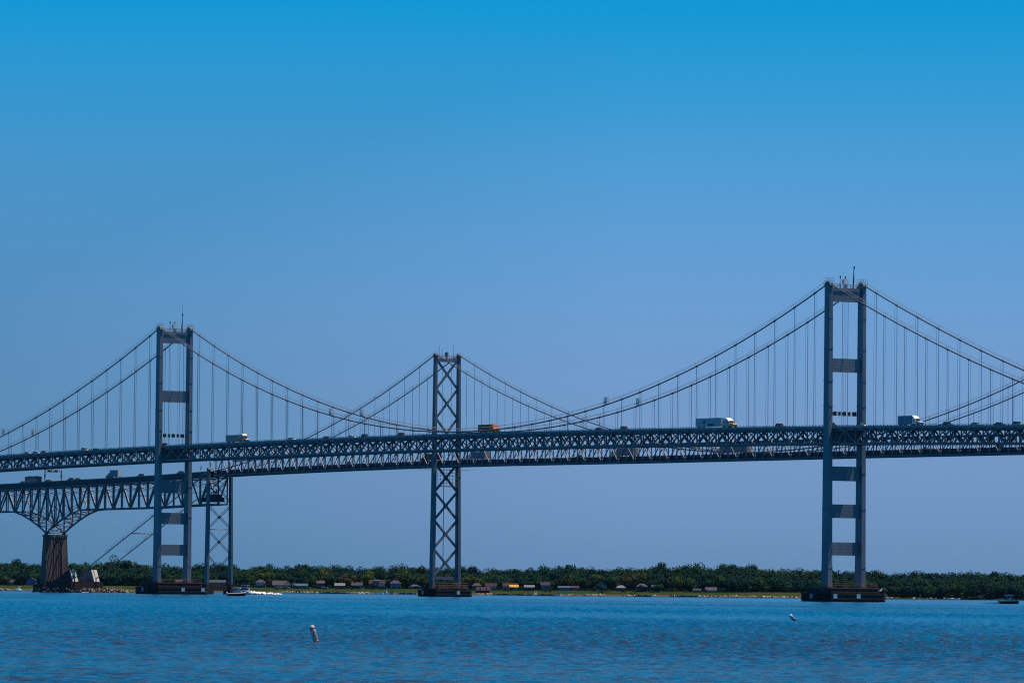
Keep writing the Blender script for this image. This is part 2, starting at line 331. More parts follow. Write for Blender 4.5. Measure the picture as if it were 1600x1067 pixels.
def front_tower(t0):
    tower = empty('tower', parent=front)
    for (z0, z1, th) in ((107.6, 112.6, 1.2), (82.3, 87.2, 1.2), (57.2, 61.6, 1.4), (43.3, 48.5, 1.3), (30.0, 34.9, 1.4), (16.6, 21.3, 1.4)):
        tw = MB().box(t0-th/2, t0+th/2, -LEGY+.85, LEGY-.85, z0, z1)
        for k in range(1, 4):            # plate seams
            z = lerp(z0, z1, k/4); tw.box(t0-th/2-.012, t0+th/2+.012, -LEGY+.85, LEGY-.85, z-.04, z+.04)
        tw.build('cross_strut', M['steel'], tower)
    for s in (1, -1): front_leg(t0, s).build('leg', M['steel'], tower)
    for s in (1, -1):
        mb = MB(); y = s*LEGY
        mb.prism([(t0-1.9, 113.3), (t0+1.9, 113.3), (t0+1.5, 114.2), (t0+.5, 114.75), (t0-.5, 114.75), (t0-1.5, 114.2)], y-.75, y+.75)
        mb.build('saddle', M['steel'], tower)
        r = MB()
        for xx in (-1.8, -.6, .6, 1.8):
            for yy in (-.95, .95): r.beam((t0+xx, y+yy, 113.3), (t0+xx, y+yy, 116.0), .06)
        for zz in (115.0, 116.0):
            for yy in (-.95, .95): r.beam((t0-1.8, y+yy, zz), (t0+1.8, y+yy, zz), .045)
            for xx in (-1.8, 1.8): r.beam((t0+xx, y-.95, zz), (t0+xx, y+.95, zz), .045)
        r.build('handrail', M['rust'], tower)
    r = MB()
    for side in (-.95, .95):
        for yy in np.linspace(-5.8, 5.8, 9): r.beam((t0+side, yy, 112.6), (t0+side, yy, 113.9), .08)
        for zz in (113.25, 113.9): r.beam((t0+side, -5.8, zz), (t0+side, 5.8, zz), .07)
    r.build('handrail', M['rust'], tower)
    bc = MB(); bc.beam((t0, .1, 112.6), (t0, .1, 114.0), 1.0, 1.0).box(t0-.7, t0+.7, -.9, 1.1, 114.0, 115.7)
    bq = bc.build('beacon', M['white'], tower); MB().tube([(t0, .1, 115.7), (t0, .1, 116.9)], .25, 8).build('lamp', M['lamp'], bq)
    a = MB(); a.tube([(t0, -3.6, 112.6), (t0, -3.6, 116), (t0, -3.6, 119), (t0, -3.6, 120.6)], [.16, .22, .16, .12], 6)
    a.beam((t0, -3.0, 112.6), (t0, -3.5, 117.6), .09).beam((t0+.8, -3.6, 112.6), (t0, -3.6, 117.6), .09)
    a.box(t0-.2, t0+.2, -3.95, -3.6, 119.6, 120.6)
    if t0 > 0: a.tube([(t0, -3.6, 120.5), (t0, -3.6, 124.3)], .05, 5)
    a.build('antenna', M['dark'], tower)
    a = MB(); a.tube([(t0, 2.4, 112.6), (t0, 2.4, 116.6)], .1, 6).beam((t0, 3.0, 112.6), (t0, 2.4, 115), .08).box(t0-.16, t0+.16, 2.24, 2.56, 116.0, 117.0)
    a.build('antenna', M['dark'], tower)
    # pier
    p = MB(); W, B = 11.7, 6.7
    oct_ = lambda W, B, c: [(t0-B+c, -W), (t0+B-c, -W), (t0+B, -W+c), (t0+B, W-c), (t0+B-c, W), (t0-B+c, W), (t0-B, W-c), (t0-B, -W+c)]
    pier = p.plan(oct_(W-.5, B-.4, 1.2), -2, 3.2).plan(oct_(W, B, 1.2), 3.2, 5.0).build('pier', M['capstone'], front)
    MB().plan(oct_(W+.12, B+.12, 1.2), 4.72, 5.06).build('coping', M['rust'], pier)
    f = MB(); W2, B2 = 14.9, 8.6
    for k in range(5): f.plan(oct_(W2 - .12*(k % 2), B2 - .12*(k % 2), 3.2), -1 + .85*k, -.15 + .85*k - .08)
    f.plan(oct_(W2-.35, B2-.35, 3.2), -1.2, 3.1)
    fe = f.build('fender', M['fender'], pier)
    for yy in ((9.9, -.4) if t0 == 0 else (-.6, -10.4)):
        MB().box(t0-B2-.12, t0-B2+.1, yy-.8, yy+.8, 1.2, 2.8).build('marker_panel', M['marker'], pier)
    MB().box(t0-1.8, t0-.2, W2-.1, W2+.12, 1.2, 2.8).build('marker_panel', M['marker'], pier)
    r = MB()
    for yy in (-W+.5, W-.5):
        for k in range(6): x = t0-B+1.2+k*(2*B-2.4)/5; r.beam((x, yy, 5), (x, yy, 6.5), .09)
        for zz in (5.8, 6.5): r.beam((t0-B+1.2, yy, zz), (t0+B-1.2, yy, zz), .06)
    for x in (t0-B+.4, t0+B-.4):
        for k in range(9): y = -W+1.2+k*(2*W-2.4)/8; r.beam((x, y, 5), (x, y, 6.5), .07)
        for zz in (5.8, 6.5): r.beam((x, -W+1.2, zz), (x, W-1.2, zz), .06)
    for s in (1, -1): r.box(t0-2.5, t0+2.5, s*LEGY-1.4, s*LEGY+1.4, 5.0, 5.5)
    r.build('handrail', M['rust'], pier)
    return tower
front_tower(0); front_tower(LM)

ENDN, ENDF = -262, LM + 420
def front_cable_z(t):
    if 0 <= t <= LM: return 65.2 + (114.2 - 65.2) * ((LM/2 - t) / (LM/2)) ** 2
    u = -t if t < 0 else t - LM
    a = .41 if t < 0 else .394
    return 114.2 - a * u + .0006 * u * u if u < 212 else 57.0 - .3*(u-212)
hang_t = [FIRST + PAN * i for i in range(39)] + [-(FIRST + PAN * i) for i in range(15)] + [LM + FIRST + 12.8 * i for i in range(15)]
hang_all = []
for s in (1, -1):
    pts = [(t, s*LEGY, front_cable_z(t)) for t in list(np.arange(-214, 0, 6)) + list(np.arange(0, LM, 6.1)) + list(np.arange(LM, LM + 216, 6))]
    cm = MB().tube(pts, .26, 8)
    for t in hang_t:
        z = front_cable_z(t); sl = (front_cable_z(t+.5) - front_cable_z(t-.5))
        cm.tube([(t-.55, s*LEGY, z-.55*sl), (t+.55, s*LEGY, z+.55*sl)], .36, 8)
    cb = cm.build('main_cable', M['cable'], front, True)
    hr = MB()
    for dy in (-.55, .55):
        hr.tube([(t, s*LEGY+dy, z+1.25) for t, _, z in pts], .055, 4)
    for t in hang_t:
        z = front_cable_z(t)
        hr.beam((t, s*LEGY-.55, z+1.3), (t, s*LEGY-.3, z), .06).beam((t, s*LEGY+.55, z+1.3), (t, s*LEGY+.3, z), .06)
    hr.build('hand_rope', M['rope'], cb)
    for t in hang_t:
        zt, zb = front_cable_z(t), front_z(t) - 1.9
        if zt - zb > 2.6:
            hang_all.append((zt - zb, t, s, zt, zb))
hang_all.sort(key=lambda h: -h[0])
hang_all = [h for h in hang_all if -118 < h[1] < LM + 176] + [h for h in hang_all if not (-118 < h[1] < LM + 176)]
rest = MB()
for i, (ln, t, s, zt, zb) in enumerate(hang_all):
    mb = MB() if i < 100 else rest
    mb.tube([(t, s*(LEGY+.1), zt), (t, s*(LEGY+.1), zb)], .095, 5).tube([(t+.2, s*(LEGY-.75), zt - .2), (t+.2, s*(LEGY-.75), zb)], .05, 4)
    if i < 100: mb.build('hanger', M['rope'], front)
tag(rest.build('hanger', M['rope'], front), kind='stuff')
# little racks standing on the cables
def rack(t, s):
    z = front_cable_z(t); mb = MB(); y = s*LEGY
    for dx in (-.75, .0, .75):
        mb.box(t+dx-.28, t+dx+.28, y-.5, y+.5, z+.3, z+2.9)
    mb.box(t-1.0, t+1.0, y-.6, y+.6, z+.25, z+.5)
    o = mb.build('cable_rack', M['white'], front)
for t in (LM/2 - 101, LM/2 + 101, LM + 141):
    for s in (1, -1): rack(t, s)

# deck, railing, truss
ts = np.arange(ENDN, ENDF + 1, 6.0)
def strip(mb, ts, y0, y1, zlo, zhi, zf):
    n0 = len(mb.v)
    for t in ts:
        z = zf(t); mb.v += [(t, y0, z+zlo), (t, y1, z+zlo), (t, y1, z+zhi), (t, y0, z+zhi)]
    for i in range(len(ts) - 1):
        a = n0 + i*4; b = a + 4
        for k in range(4): mb.f.append((a+k, b+k, b+(k+1) % 4, a+(k+1) % 4))
    mb.f += [(n0+3, n0+2, n0+1, n0), tuple(n0 + (len(ts)-1)*4 + k for k in range(4))]
    return mb
strip(MB(), ts, -6.3, 6.3, -1.18, -.9, front_z).build('deck', M['asphalt'], front)
for s in (1, -1):
    y = s*6.45
    pr = strip(MB(), ts, y-.13, y+.13, -1.32, -.42, front_z).build('parapet', M['parapet'], front)
    r = strip(MB(), ts, y-.06, y+.06, -.2, -.1, front_z)
    for t in np.arange(ENDN, ENDF, 2.05):
        z = front_z(t); r.beam((t, y, z-.43), (t, y, z+.02), .16)
    r.build('railing', M['truss'], pr)
# node pattern: upper nodes at hangers, lower nodes halfway
def node_list(a, b):
    tops = sorted([FIRST + PAN * i for i in range(39)] + [-(FIRST + PAN * i) for i in range(24)] + [LM + FIRST + 12.8 * i for i in range(34)])
    out_ = []
    for p, q in zip(tops[:-1], tops[1:]):
        out_.append((p, True))
        if q - p > 15:
            c = (p + q) / 2; out_ += [(c - 3.1, False), (c, True), (c + 3.1, False)]
        else: out_.append(((p + q) / 2, False))
    return [n for n in out_ if a <= n[0] <= b]
nodes = node_list(ENDN, ENDF)
TU, TL = -1.75, -6.75
TY = 5.85
for s in (1, -1):
    y = s*TY
    web = MB(); gus = MB()
    for i, (t, top) in enumerate(nodes):
        z = front_z(t)
        web.beam((t, y, z+TL), (t, y, z+TU), .42, .36)
        if i + 1 < len(nodes):
            t2, top2 = nodes[i+1]; z2 = front_z(t2)
            a = z + (TU if top else TL); b = z2 + (TU if top2 else TL)
            web.beam((t, y, a), (t2, y, b), .46, .52)
        zz = z + (TU if top else TL); sg = -1 if top else 1
        web.prism([(t-1.0, zz), (t-.35, zz+sg*1.0), (t+.35, zz+sg*1.0), (t+1.0, zz)][::(1 if top else -1)], y-.26, y+.26)
    tr = web.build('stiffening_truss', M['truss'], front)
    strip(MB(), ts, y-.3, y+.3, TU-.33, TU+.33, front_z).build('top_chord', M['truss'], tr)
    strip(MB(), ts, y-.3, y+.3, TL-.38, TL+.38, front_z).build('bottom_chord', M['truss'], tr)
fl = MB()
for i, (t, top) in enumerate(nodes):
    z = front_z(t)
    fl.beam((t, -6.9, z-1.62), (t, 6.9, z-1.62), .3, .75, (0, 0, 1))       # floor beam
    fl.beam((t, -TY, z+TL), (t, TY, z+TL), .35, .4, (0, 0, 1))
    fl.beam((t, -TY, z+TU), (t, 0, z+TL), .3).beam((t, TY, z+TU), (t, 0, z+TL), .3)   # sway frame
    if i + 1 < len(nodes):
        t2 = nodes[i+1][0]; z2 = front_z(t2); sg = 1 if i % 2 else -1
        fl.beam((t, -TY*sg, z+TL), (t2, TY*sg, z2+TL), .3)
for yy in (-4.2, -2.1, 0, 2.1, 4.2): strip(fl, ts, yy-.12, yy+.12, -1.75, -1.19, front_z)
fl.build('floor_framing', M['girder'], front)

# ------------------------------------------------------------------ back bridge
BY = 6.05
def back_tower(t0):
    tower = empty('tower', parent=back)
    zs = [104.7, 91.7, 78.7, 65.7]; zl = [58.6, 46.3, 33.8, 21.2, 8.4]
    for i, (a, b) in enumerate(list(zip(zs[:-1], zs[1:])) + list(zip(zl[:-1], zl[1:]))):
        lo = i > 2; ya, yb = (5.7 + .2*(i-3), 5.9 + .2*(i-3)) if lo else (5.55, 5.6)
        h = .85 if lo else .78; c = (a+b)/2; e = 1.05 if lo else .95
        tw = MB().beam((t0, -ya, a), (t0, yb, b), .8, h, (1, 0, 0)).beam((t0+.02, ya, a), (t0+.02, -yb, b), .8, h, (1, 0, 0))
        tw.prism([(t0-.46, c-e), (t0+.46, c-e), (t0+.46, c+e), (t0-.46, c+e)], -e*.8, e*.8)
        tw.build('cross_brace', M['steel_back'], tower)
    for q in ((.7, 5.5, 103.7, 105.2), (.8, 5.5, 58.0, 60.0), (.7, 6.2, 7.6, 8.9)):
        MB().box(t0-q[0], t0+q[0], -q[1], q[1], q[2], q[3]).build('cross_strut', M['steel_back'], tower)
    for s in (1, -1):
        mb = MB(); zz = [3.5, 57, 105.4]; dep = [2.9, 2.3, 1.7]; wid = [1.4, 1.3, 1.2]; yy = [6.75, 6.3, BY]
        for i in range(2):
            mb.frustum(zz[i], (t0-dep[i]/2, t0+dep[i]/2, s*yy[i]-wid[i]/2, s*yy[i]+wid[i]/2), zz[i+1], (t0-dep[i+1]/2, t0+dep[i+1]/2, s*yy[i+1]-wid[i+1]/2, s*yy[i+1]+wid[i+1]/2))
        mb.build('leg', M['steel_back'], tower)
        sd = MB().prism([(t0-1.1, 105.4), (t0+1.1, 105.4), (t0+1.0, 106.6), (t0+.4, 107.4), (t0-.4, 107.4), (t0-1.0, 106.6)], s*BY-.65, s*BY+.65).build('saddle', M['rust'], tower)
    r = MB()
    for sd in (-.7, .7):
        for y in np.linspace(-5.2, 5.2, 10): r.beam((t0+sd, y, 105.2), (t0+sd, y, 106.4), .07)
        for z in (105.8, 106.4): r.beam((t0+sd, -5.2, z), (t0+sd, 5.2, z), .06)
    r.build('handrail', M['rust'], tower)
    b = MB().tube([(t0, .3, 105.2), (t0, .3, 106.2)], .35, 8).tube([(t0, .3, 106.2), (t0, .3, 107.9)], .85, 10).tube([(t0, .3, 107.9), (t0, .3, 108.3)], .3, 8).build('beacon', M['grey_concrete'], tower)
    for y, h in ((4.1, 5.6), (2.6, 4.2), (-3.2, 6.2)):
        MB().tube([(t0, y, 105.2), (t0, y, 105.2+h)], [.08, .05], 5).build('antenna', M['dark'], tower)
    MB().tube([(t0+.3, 1.0, 8.9), (t0+.3, 1.0, 58)], .16, 5).build('riser_pipe', M['dark'], tower)
    # maintenance staging under the deck
    g = MB()
    for z in (53.4, 56.0): 
        for x in (-1.6, 1.6):
            g.beam((t0+x, -13.2, z + (0 if z > 55 else 0)), (t0+x, 13.2 , z), .09) if z > 55 else g.beam((t0+x, -5.5, z), (t0+x, 5.5, z), .09)
    for y in np.linspace(-5.4, 5.4, 8): g.beam((t0-1.6, y, 48.6), (t0-1.6, y, 57.5), .1)
    for z in (48.8, 50.2, 51.8, 54.6): g.beam((t0-1.6, -5.4, z), (t0-1.6, 5.4, z), .1)
    g.box(t0-1.7, t0+1.7, -5.4, -1.2, 48.5, 48.65).box(t0-1.7, t0+1.7, 1.2, 5.4, 48.5, 48.65)
    g.build('staging', M['rust'], tower)
    p = MB(); oct_ = lambda W, B, c: [(t0-B+c, -W), (t0+B-c, -W), (t0+B, -W+c), (t0+B, W-c), (t0+B-c, W), (t0-B+c, W), (t0-B, W-c), (t0-B, -W+c)]
    pier = p.plan(oct_(9.5, 5.2, 1.5), -2, 3.5).build('pier', M['capstone'], back)
    f = MB()
    for k in range(5): f.plan(oct_(11.6 - .12*(k % 2), 6.8 - .12*(k % 2), 2.6), -1 + .8*k, -.1 + .8*k - .08)
    f.plan(oct_(11.3, 6.5, 2.6), -1.2, 2.9).build('fender', M['fender'], pier)
    MB().box(t0-.8, t0+.8, 11.5, 11.72, 1.0, 2.6).build('marker_panel', M['marker'], pier)
    MB().box(t0-6.95, t0-6.7, -3.5, -1.9, 1.0, 2.6).build('marker_panel', M['marker'], pier)
    r = MB()                                                 # rusty scaffolding crowding the pier top
    g2 = random.Random(5)
    for k in range(34):
        x = t0 + g2.choice((-4.9, 4.9, -3.5)); y = g2.uniform(-9, 9); h = g2.uniform(1.2, 3.4)
        r.beam((x, y, 3.5), (x, y, 3.5+h), .12)
        if k % 3 == 0: r.beam((x, y, 3.5+h), (x, y+g2.uniform(-3, 3), 3.5+h*.6), .14)
        if k % 5 == 0: r.box(x-.4, x+.4, y-g2.uniform(.4, 1.6), y+g2.uniform(.4, 1.6), 3.5, 3.5+h*.7)
    for z in (4.3, 5.1, 6.0): 
        for x in (-5.0, 5.0): r.beam((t0+x, -9.2, z), (t0+x, 9.2, z), .09)
        for y in (-9.3, 9.3): r.beam((t0-5, y, z), (t0+5, y, z), .09)
    r.build('scaffold', M['rust'], pier)
back_tower(LM); back_tower(0)

BENT = LM + 200
def back_cable_z(t):
    if 0 <= t <= LM: return 60.0 + 47.0 * ((LM/2 - t) / (LM/2)) ** 2
    u = -t if t < 0 else t - LM
    if u <= 200: return 107.0 - .407 * u + .00079 * u * u
    return 57.3 - .386 * (u - 200)
BF, BP = 13.3, (LM - 26.6) / 37
BENT_ = LM + 200
MB().beam((BENT_ + 74, -BY, 57.3 - .386*74), (BENT_ + 74, BY, 57.3 - .386*74), .3).build('cable_strut', M['girder'], back)  # shade put into the strut by its dark colour
bh_t = [BF + BP*i for i in range(38)] + [LM + BF + 12.55*i for i in range(15)]
for s in (1, -1):
    pts = [(t, s*BY, back_cable_z(t)) for t in list(np.arange(-60, 0, 6)) + list(np.arange(0, LM, 6.1)) + list(np.arange(LM, BENT + .1, 5)) + [BENT + 20, BENT + 60, BENT + 100, BENT + 132]]
    cb = MB().tube(pts, .24, 8).build('main_cable', M['cable'], back, True)
    hr = MB()
    for dy in (-.5, .5): hr.tube([(t, s*BY+dy, z+1.2) for t, _, z in pts[:-1]], .05, 4)
    for t in bh_t + list(np.arange(BENT+12, BENT + 120, 14)):
        z = back_cable_z(t); hr.beam((t, s*BY-.5, z+1.25), (t, s*BY, z), .08).beam((t, s*BY+.5, z+1.25), (t, s*BY, z), .08)
    hr.build('hand_rope', M['rope'], cb)
hb = []
for s in (1, -1):
    for t in bh_t:
        zt, zb = back_cable_z(t), back_z(t) + 7.6
        if zt - zb > 1.2: hb.append((t, s, zt, zb))
hb.sort(key=lambda h: h[0] < 70)
rest = MB()
for i, (t, s, zt, zb) in enumerate(hb):
    mb = MB() if i < 100 else rest
    mb.tube([(t, s*BY, zt), (t, s*BY, zb)], .085, 5)
    if i < 100: mb.build('hanger', M['rope'], back)
if rest.v: tag(rest.build('hanger', M['rope'], back), kind='stuff')
# stiffening truss of the suspended spans, road at the lower chord
bts = np.arange(-60, BENT + .1, 5.0)
bn = []
tops = [-BF - BP*2, -BF - BP, -BF] + [t for t in bh_t if t < BENT - 4]
for p, q in zip(tops[:-1], tops[1:]):
    bn.append((p, True))
    if q - p > 15: c = (p + q) / 2; bn += [(c - 6.6, False), (c, True), (c + 6.6, False)]
    else: bn.append(((p + q) / 2, False))
bn.append((tops[-1], True)); bn.append(((tops[-1] + BENT) / 2, False))
bn.append((BENT, True))
for s in (1, -1):
    y = s*5.3; web = MB()
    for i, (t, top) in enumerate(bn):
        z = back_z(t)
        web.beam((t, y, z+.4), (t, y, z+7.5), .36, .36)
        if i + 1 < len(bn):
            t2, top2 = bn[i+1]; z2 = back_z(t2)
            web.beam((t, y, z + (7.5 if top else .5)), (t2, y, z2 + (7.5 if top2 else .5)), .3, .34)
        if not top: web.prism([(t-1.0, z+.7), (t+1.0, z+.7), (t+.4, z+2.0), (t-.4, z+2.0)], y-.22, y+.22)
    tr = web.build('stiffening_truss', M['truss_back'], back)
    strip(MB(), bts, y-.3, y+.3, 7.2, 7.85, back_z).build('top_chord', M['truss_back'], tr)
    strip(MB(), bts, y-.3, y+.3, 0, .65, back_z).build('bottom_chord', M['truss_back'], tr)
fl = MB()
for i, (t, top) in enumerate(bn):
    z = back_z(t)
    fl.beam((t, -5.1, z+1.1), (t, 5.1, z+1.1), .35, 1.1, (0, 0, 1))
    if i + 1 < len(bn):
        t2 = bn[i+1][0]; sg = 1 if i % 2 else -1
        fl.beam((t, -5.1*sg, z+.3), (t2, 5.1*sg, back_z(t2)+.3), .3)
for yy in (-3.6, -1.8, 0, 1.8, 3.6): strip(fl, bts, yy-.12, yy+.12, 1.2, 1.95, back_z)
for s in (1, -1): strip(fl, bts, s*4.75-.12, s*4.75+.12, .75, 2.75, back_z)
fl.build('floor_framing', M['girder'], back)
bts2 = np.arange(-60, LM + 521, 5.0)
strip(MB(), bts2, -4.6, 4.6, 1.96, 2.2, back_z).build('deck', M['asphalt'], back)
for s in (1, -1): 
    r = strip(MB(), bts2, s*4.45-.08, s*4.45+.08, 2.2, 2.75, back_z)
    r.build('parapet', M['grey_concrete'], back)
# cross braced bent under the end of the side span
bt = MB()
zs = [42.0, 30.4, 18.6, 5.6]
for a, b in zip(zs[:-1], zs[1:]):
    for o in (-.5, .5):
        bt.beam((BENT, -5.9, a+o-.5), (BENT, 6.1, b+o+.5), .22, .22).beam((BENT, 5.9, a+o-.5), (BENT, -6.1, b+o+.5), .22, .22)
    bt.box(BENT-.35, BENT+.35, -.5, .5, (a+b)/2-.5, (a+b)/2+.5)
bt.beam((BENT, -6, 30.4), (BENT, 6, 30.4), .25)
for o in (-.5, .5): bt.beam((BENT, -5.9, 56+o), (BENT, 5.9, 43+o), .22).beam((BENT, 5.9, 56+o), (BENT, -5.9, 43+o), .22)
bent = bt.build('bent', M['girder'], back)  # bracing and beam coloured dark to stand for shade
for s in (1, -1):
    MB().frustum(4.6, (BENT-1.5, BENT+1.5, s*6.5-.55, s*6.5+.55), 58.5, (BENT-.95, BENT+.95, s*6.05-.5, s*6.05+.5)).build('leg', M['steel_back'], bent)
    MB().prism([(BENT-1.3, 58.5), (BENT+1.3, 58.5), (BENT+.6, 59.3), (BENT-.6, 59.3)], s*6.05-.6, s*6.05+.6).build('saddle', M['steel_back'], bent)
bp = MB()
for s in (1, -1): bp.box(BENT-3.4, BENT+3.4, s*6.5-2.0, s*6.5+2.0, -2, 4.6)
bp.box(BENT-1.6, BENT+1.6, -4.6, 4.6, 1.7, 4.2).build('pier', M['capstone'], back)
# machinery-like tangle where the approach truss meets the bent
g3 = random.Random(9); tg = MB()
for k in range(26):
    x = BENT + g3.uniform(2.0, 12); y = g3.uniform(-3.5, 3.5); z = g3.uniform(45.2, 52)
    tg.beam((x, y, z), (x+g3.uniform(-3, 3), y+g3.uniform(-2, 2), z+g3.uniform(-3, 3)), .28)
tg.box(BENT+1.5, BENT+13, -3.6, 3.6, 43.4, 45.6).box(BENT+2, BENT+9, -2.5, 2.5, 45.6, 46.9)
tg.build('bearing_platform', M['girder'], back)

# cantilever deck truss of the approach
AP = LM + 362; P8 = 8.45
def soffit(t):
    u = abs(t - AP); base = back_z(t) - 14.0 + 0.0
    flat = np.interp(t, [BENT, LM + 262, AP, LM + 520], [42.3, 41.0, 40.4, 39.4])
    if u < 38:
        f = 1 - u / 38; return flat - (flat - 29.2) * f ** 1.55
    return float(flat)
an = [AP + P8*k for k in range(-19, 19)]
an = [t for t in an if BENT + 1 < t < LM + 515]
def top_z(t): return back_z(t) - .3
for s in (1, -1):
    y = s*5.0; web = MB(); br = {}; ch = MB(); ct = MB()
    for i, t in enumerate(an):
        k = round((t - AP) / P8); zt, zb = top_z(t), soffit(t)
        web.beam((t, y, zb), (t, y, zt), .5, .46 if k % 2 else .62)
        if i + 1 < len(an):
            t2 = an[i+1]; k2 = k + 1
            inner = abs(k + .5) < 4.4
            if inner:                    # towards the pier: diagonals fall outwards-in
                up_first = (k >= 0) 
                p, q = ((t, y, zt), (t2, y, soffit(t2))) if k >= 0 else ((t, y, zb), (t2, y, top_z(t2)))
            else:
                p, q = ((t, y, zb), (t2, y, top_z(t2))) if k % 2 == 0 else ((t, y, zt), (t2, y, soffit(t2)))
            fall = p[2] > q[2]
            (web if s > 0 or fall else br.setdefault(i, MB())).beam(p, q, .5, .66 if s > 0 or fall else .5)
            ch.beam((t, y, zb), (t2, y, soffit(t2)), .6, .65); ct.beam((t, y, zt), (t2, y, top_z(t2)), .5, .6)
            # light sub-struts at mid height
            web.beam((t, y, (zt+zb)/2), (t2, y, (top_z(t2)+soffit(t2))/2), .16)
            web.beam((t, y, zt-3.6), (t2, y, top_z(t2)-3.6), .12)
    tr = web.build('approach_truss', M['truss_back'], back)
    ch.build('bottom_chord', M['truss_back'], tr); ct.build('top_chord', M['truss_back'], tr)
    for q in br.values(): q.build('diagonal', M['sunlit_steel'], tr)  # same paint as the web, sunlight put into the colour
    MB().prism([(AP-.9, 28.4), (AP+.9, 28.4), (AP+.6, 29.6), (AP-.6, 29.6)], y-.6, y+.6).build('bearing', M['girder'], tr)
fl = MB()
for i, t in enumerate(an):
    zt, zb = top_z(t), soffit(t)
    fl.beam((t, -5, zt+.5), (t, 5, zt+.5), .35, 1.1, (0, 0, 1)).beam((t, -5, zb), (t, 5, zb), .3)
    fl.beam((t, -5, zt), (t, 5, zt-3.6), .2).beam((t, 5, zt), (t, -5, zt-3.6), .2)
    if zt - zb > 14: fl.beam((t, -5, (zt+zb)/2), (t, 5, zb), .25).beam((t, 5, (zt+zb)/2), (t, -5, zb), .25)
    if i + 1 < len(an):
        t2 = an[i+1]; fl.beam((t, -5, zb), (t2, 5, soffit(t2)), .25).beam((t, 5, zb), (t2, -5, soffit(t2)), .25)
ats = np.arange(BENT, LM + 516, 5.0)
for yy in (-4.85, 4.85): strip(fl, ats, yy-.12, yy+.12, .2, 2.3, back_z)
for yy in (-2.4, 0, 2.4): strip(fl, ats, yy-.12, yy+.12, .7, 1.95, back_z)
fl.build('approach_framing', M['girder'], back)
# tall tapered concrete pier
pm = MB(); zb_, zt_ = 3.8, 28.4
for (ya, yb, ha, hb_) in ((-6.0, -2.6, 2.5, 2.0), (2.6, 6.0, 2.5, 2.0)):
    pm.frustum(zb_, (AP-ha-.4, AP+ha+.4, ya*1.1, yb*1.1), zt_-1.2, (AP-hb_, AP+hb_, ya*.93, yb*.93))
pm.frustum(zb_, (AP-2.3, AP+2.3, -2.8, 2.8), zt_-1.2, (AP-1.75, AP+1.75, -2.4, 2.4))
for y in (-1.5, 0, 1.5): pm.frustum(zb_, (AP-2.5, AP+2.5, y-.18, y+.18), zt_-1.2, (AP-1.95, AP+1.95, y-.15, y+.15))
pm.box(AP-2.2, AP+2.2, -5.9, 5.9, zt_-1.2, zt_)
pr = pm.build('pier', M['concrete'], back)
MB().plan([(AP-5.5, -8.6), (AP+5.5, -8.6), (AP+5.5, 9), (AP-5.5, 9)], -2, 3.8).build('pier_base', M['capstone'], pr)
# cable anchorage
AN = LM + 200 + 133
an_b = MB()
an_b.box(AN-6, AN+26, -9.8, 9.2, -2, 2.6).box(AN-4, AN+22, -9.2, 8.6, 2.6, 5.4)
anc = an_b.build('anchorage', M['capstone'], back)
for s in (1, -1):
    y = s*6.0
    MB().prism([(AN-3.5, 5.4), (AN+17, 5.4), (AN+1.2, 11.0), (AN-.2, 11.2)], y-1.6, y+1.6).build('anchor_block', M['grey_concrete' if s < 0 else 'capstone'], anc)  # tones carry the light: near block darkened for shade, far one lightened for sun
    f = MB()
    for (a, b) in ((-1.5, .2), (.75, 1.5)):
        f.add([(AN-3.62, y+a, 5.45), (AN-3.62, y+b, 5.45), (AN-.32, y+b, 11.25), (AN-.32, y+a, 11.25),
               (AN-3.3, y+a, 5.45), (AN-3.3, y+b, 5.45), (AN-.05, y+b, 11.25), (AN-.05, y+a, 11.25)],
              [(0,3,2,1), (4,5,6,7), (0,1,5,4), (1,2,6,5), (2,3,7,6), (3,0,4,7)])
    f.build('anchor_face', M['sunlit_concrete'], anc)
r = MB()
for k in range(14):
    x = AN - 4 + k*2; r.beam((x, 8.5, 5.4), (x, 8.5, 6.7), .07).beam((x, 8.5, 6.1), (x+2, 8.5, 6.1), .05).beam((x, 8.5, 6.7), (x+2, 8.5, 6.7), .05)
r.build('handrail', M['rust'], anc)

def WP(base, t, y, z): return base + BH * t + YH * y + Vector((0, 0, z))

# ------------------------------------------------------------------ gantries
def tower_gantry(t0, label):
    g = empty('signal_gantry', WP(T1, t0, 0, front_z(t0) + 4.1), RZ, label, 'signal gantry', 'lane signal gantries between tower legs')
    mb = MB()
    for z in (-.55, .55):
        for x in (-.4, .4): mb.beam((x, -6.1, z), (x, 6.1, z), .09)
    for y in np.linspace(-6, 6, 9): mb.beam((.4, y, -.55), (.4, y, .55), .06).beam((-.4, y, -.55), (-.4, y, .55), .06)
    mb.build('frame', M['truss'], g)
    for y, wd in ((4.5, .62), (2.4, .3), (.3, .62), (-1.9, .28), (-4.2, .7)):
        MB().box(-.5, .3, y-wd, y+wd, -.8, .75).build('signal_head', M['sign'], g)
tower_gantry(0, 'black lane signals between the legs of the near box tower')
tower_gantry(LM, 'black lane signals between the legs of the box tower beside the trestle bent')
ga_t = seg_t(None, B1, BH, 0, 83, 745)
g = empty('sign_gantry', WP(B1, ga_t, 0, back_z(ga_t) + 2.2), RZ, 'grey sign gantry on two posts over the road above the arched truss', 'sign gantry')
for y in (4.6, -4.6): MB().beam((0, y, 0), (0, y, 6.4), .32).beam((0, y, 2.6), (0, y, 4.2), .55).build('post', M['girder'], g)
mb = MB()
for z in (5.3, 6.3): mb.beam((0, -4.6, z), (0, 4.6, z), .18)
for y in np.linspace(-4, 4, 8): mb.beam((0, y, 5.3), (0, y+.5, 6.3), .1)
mb.build('truss', M['girder'], g)
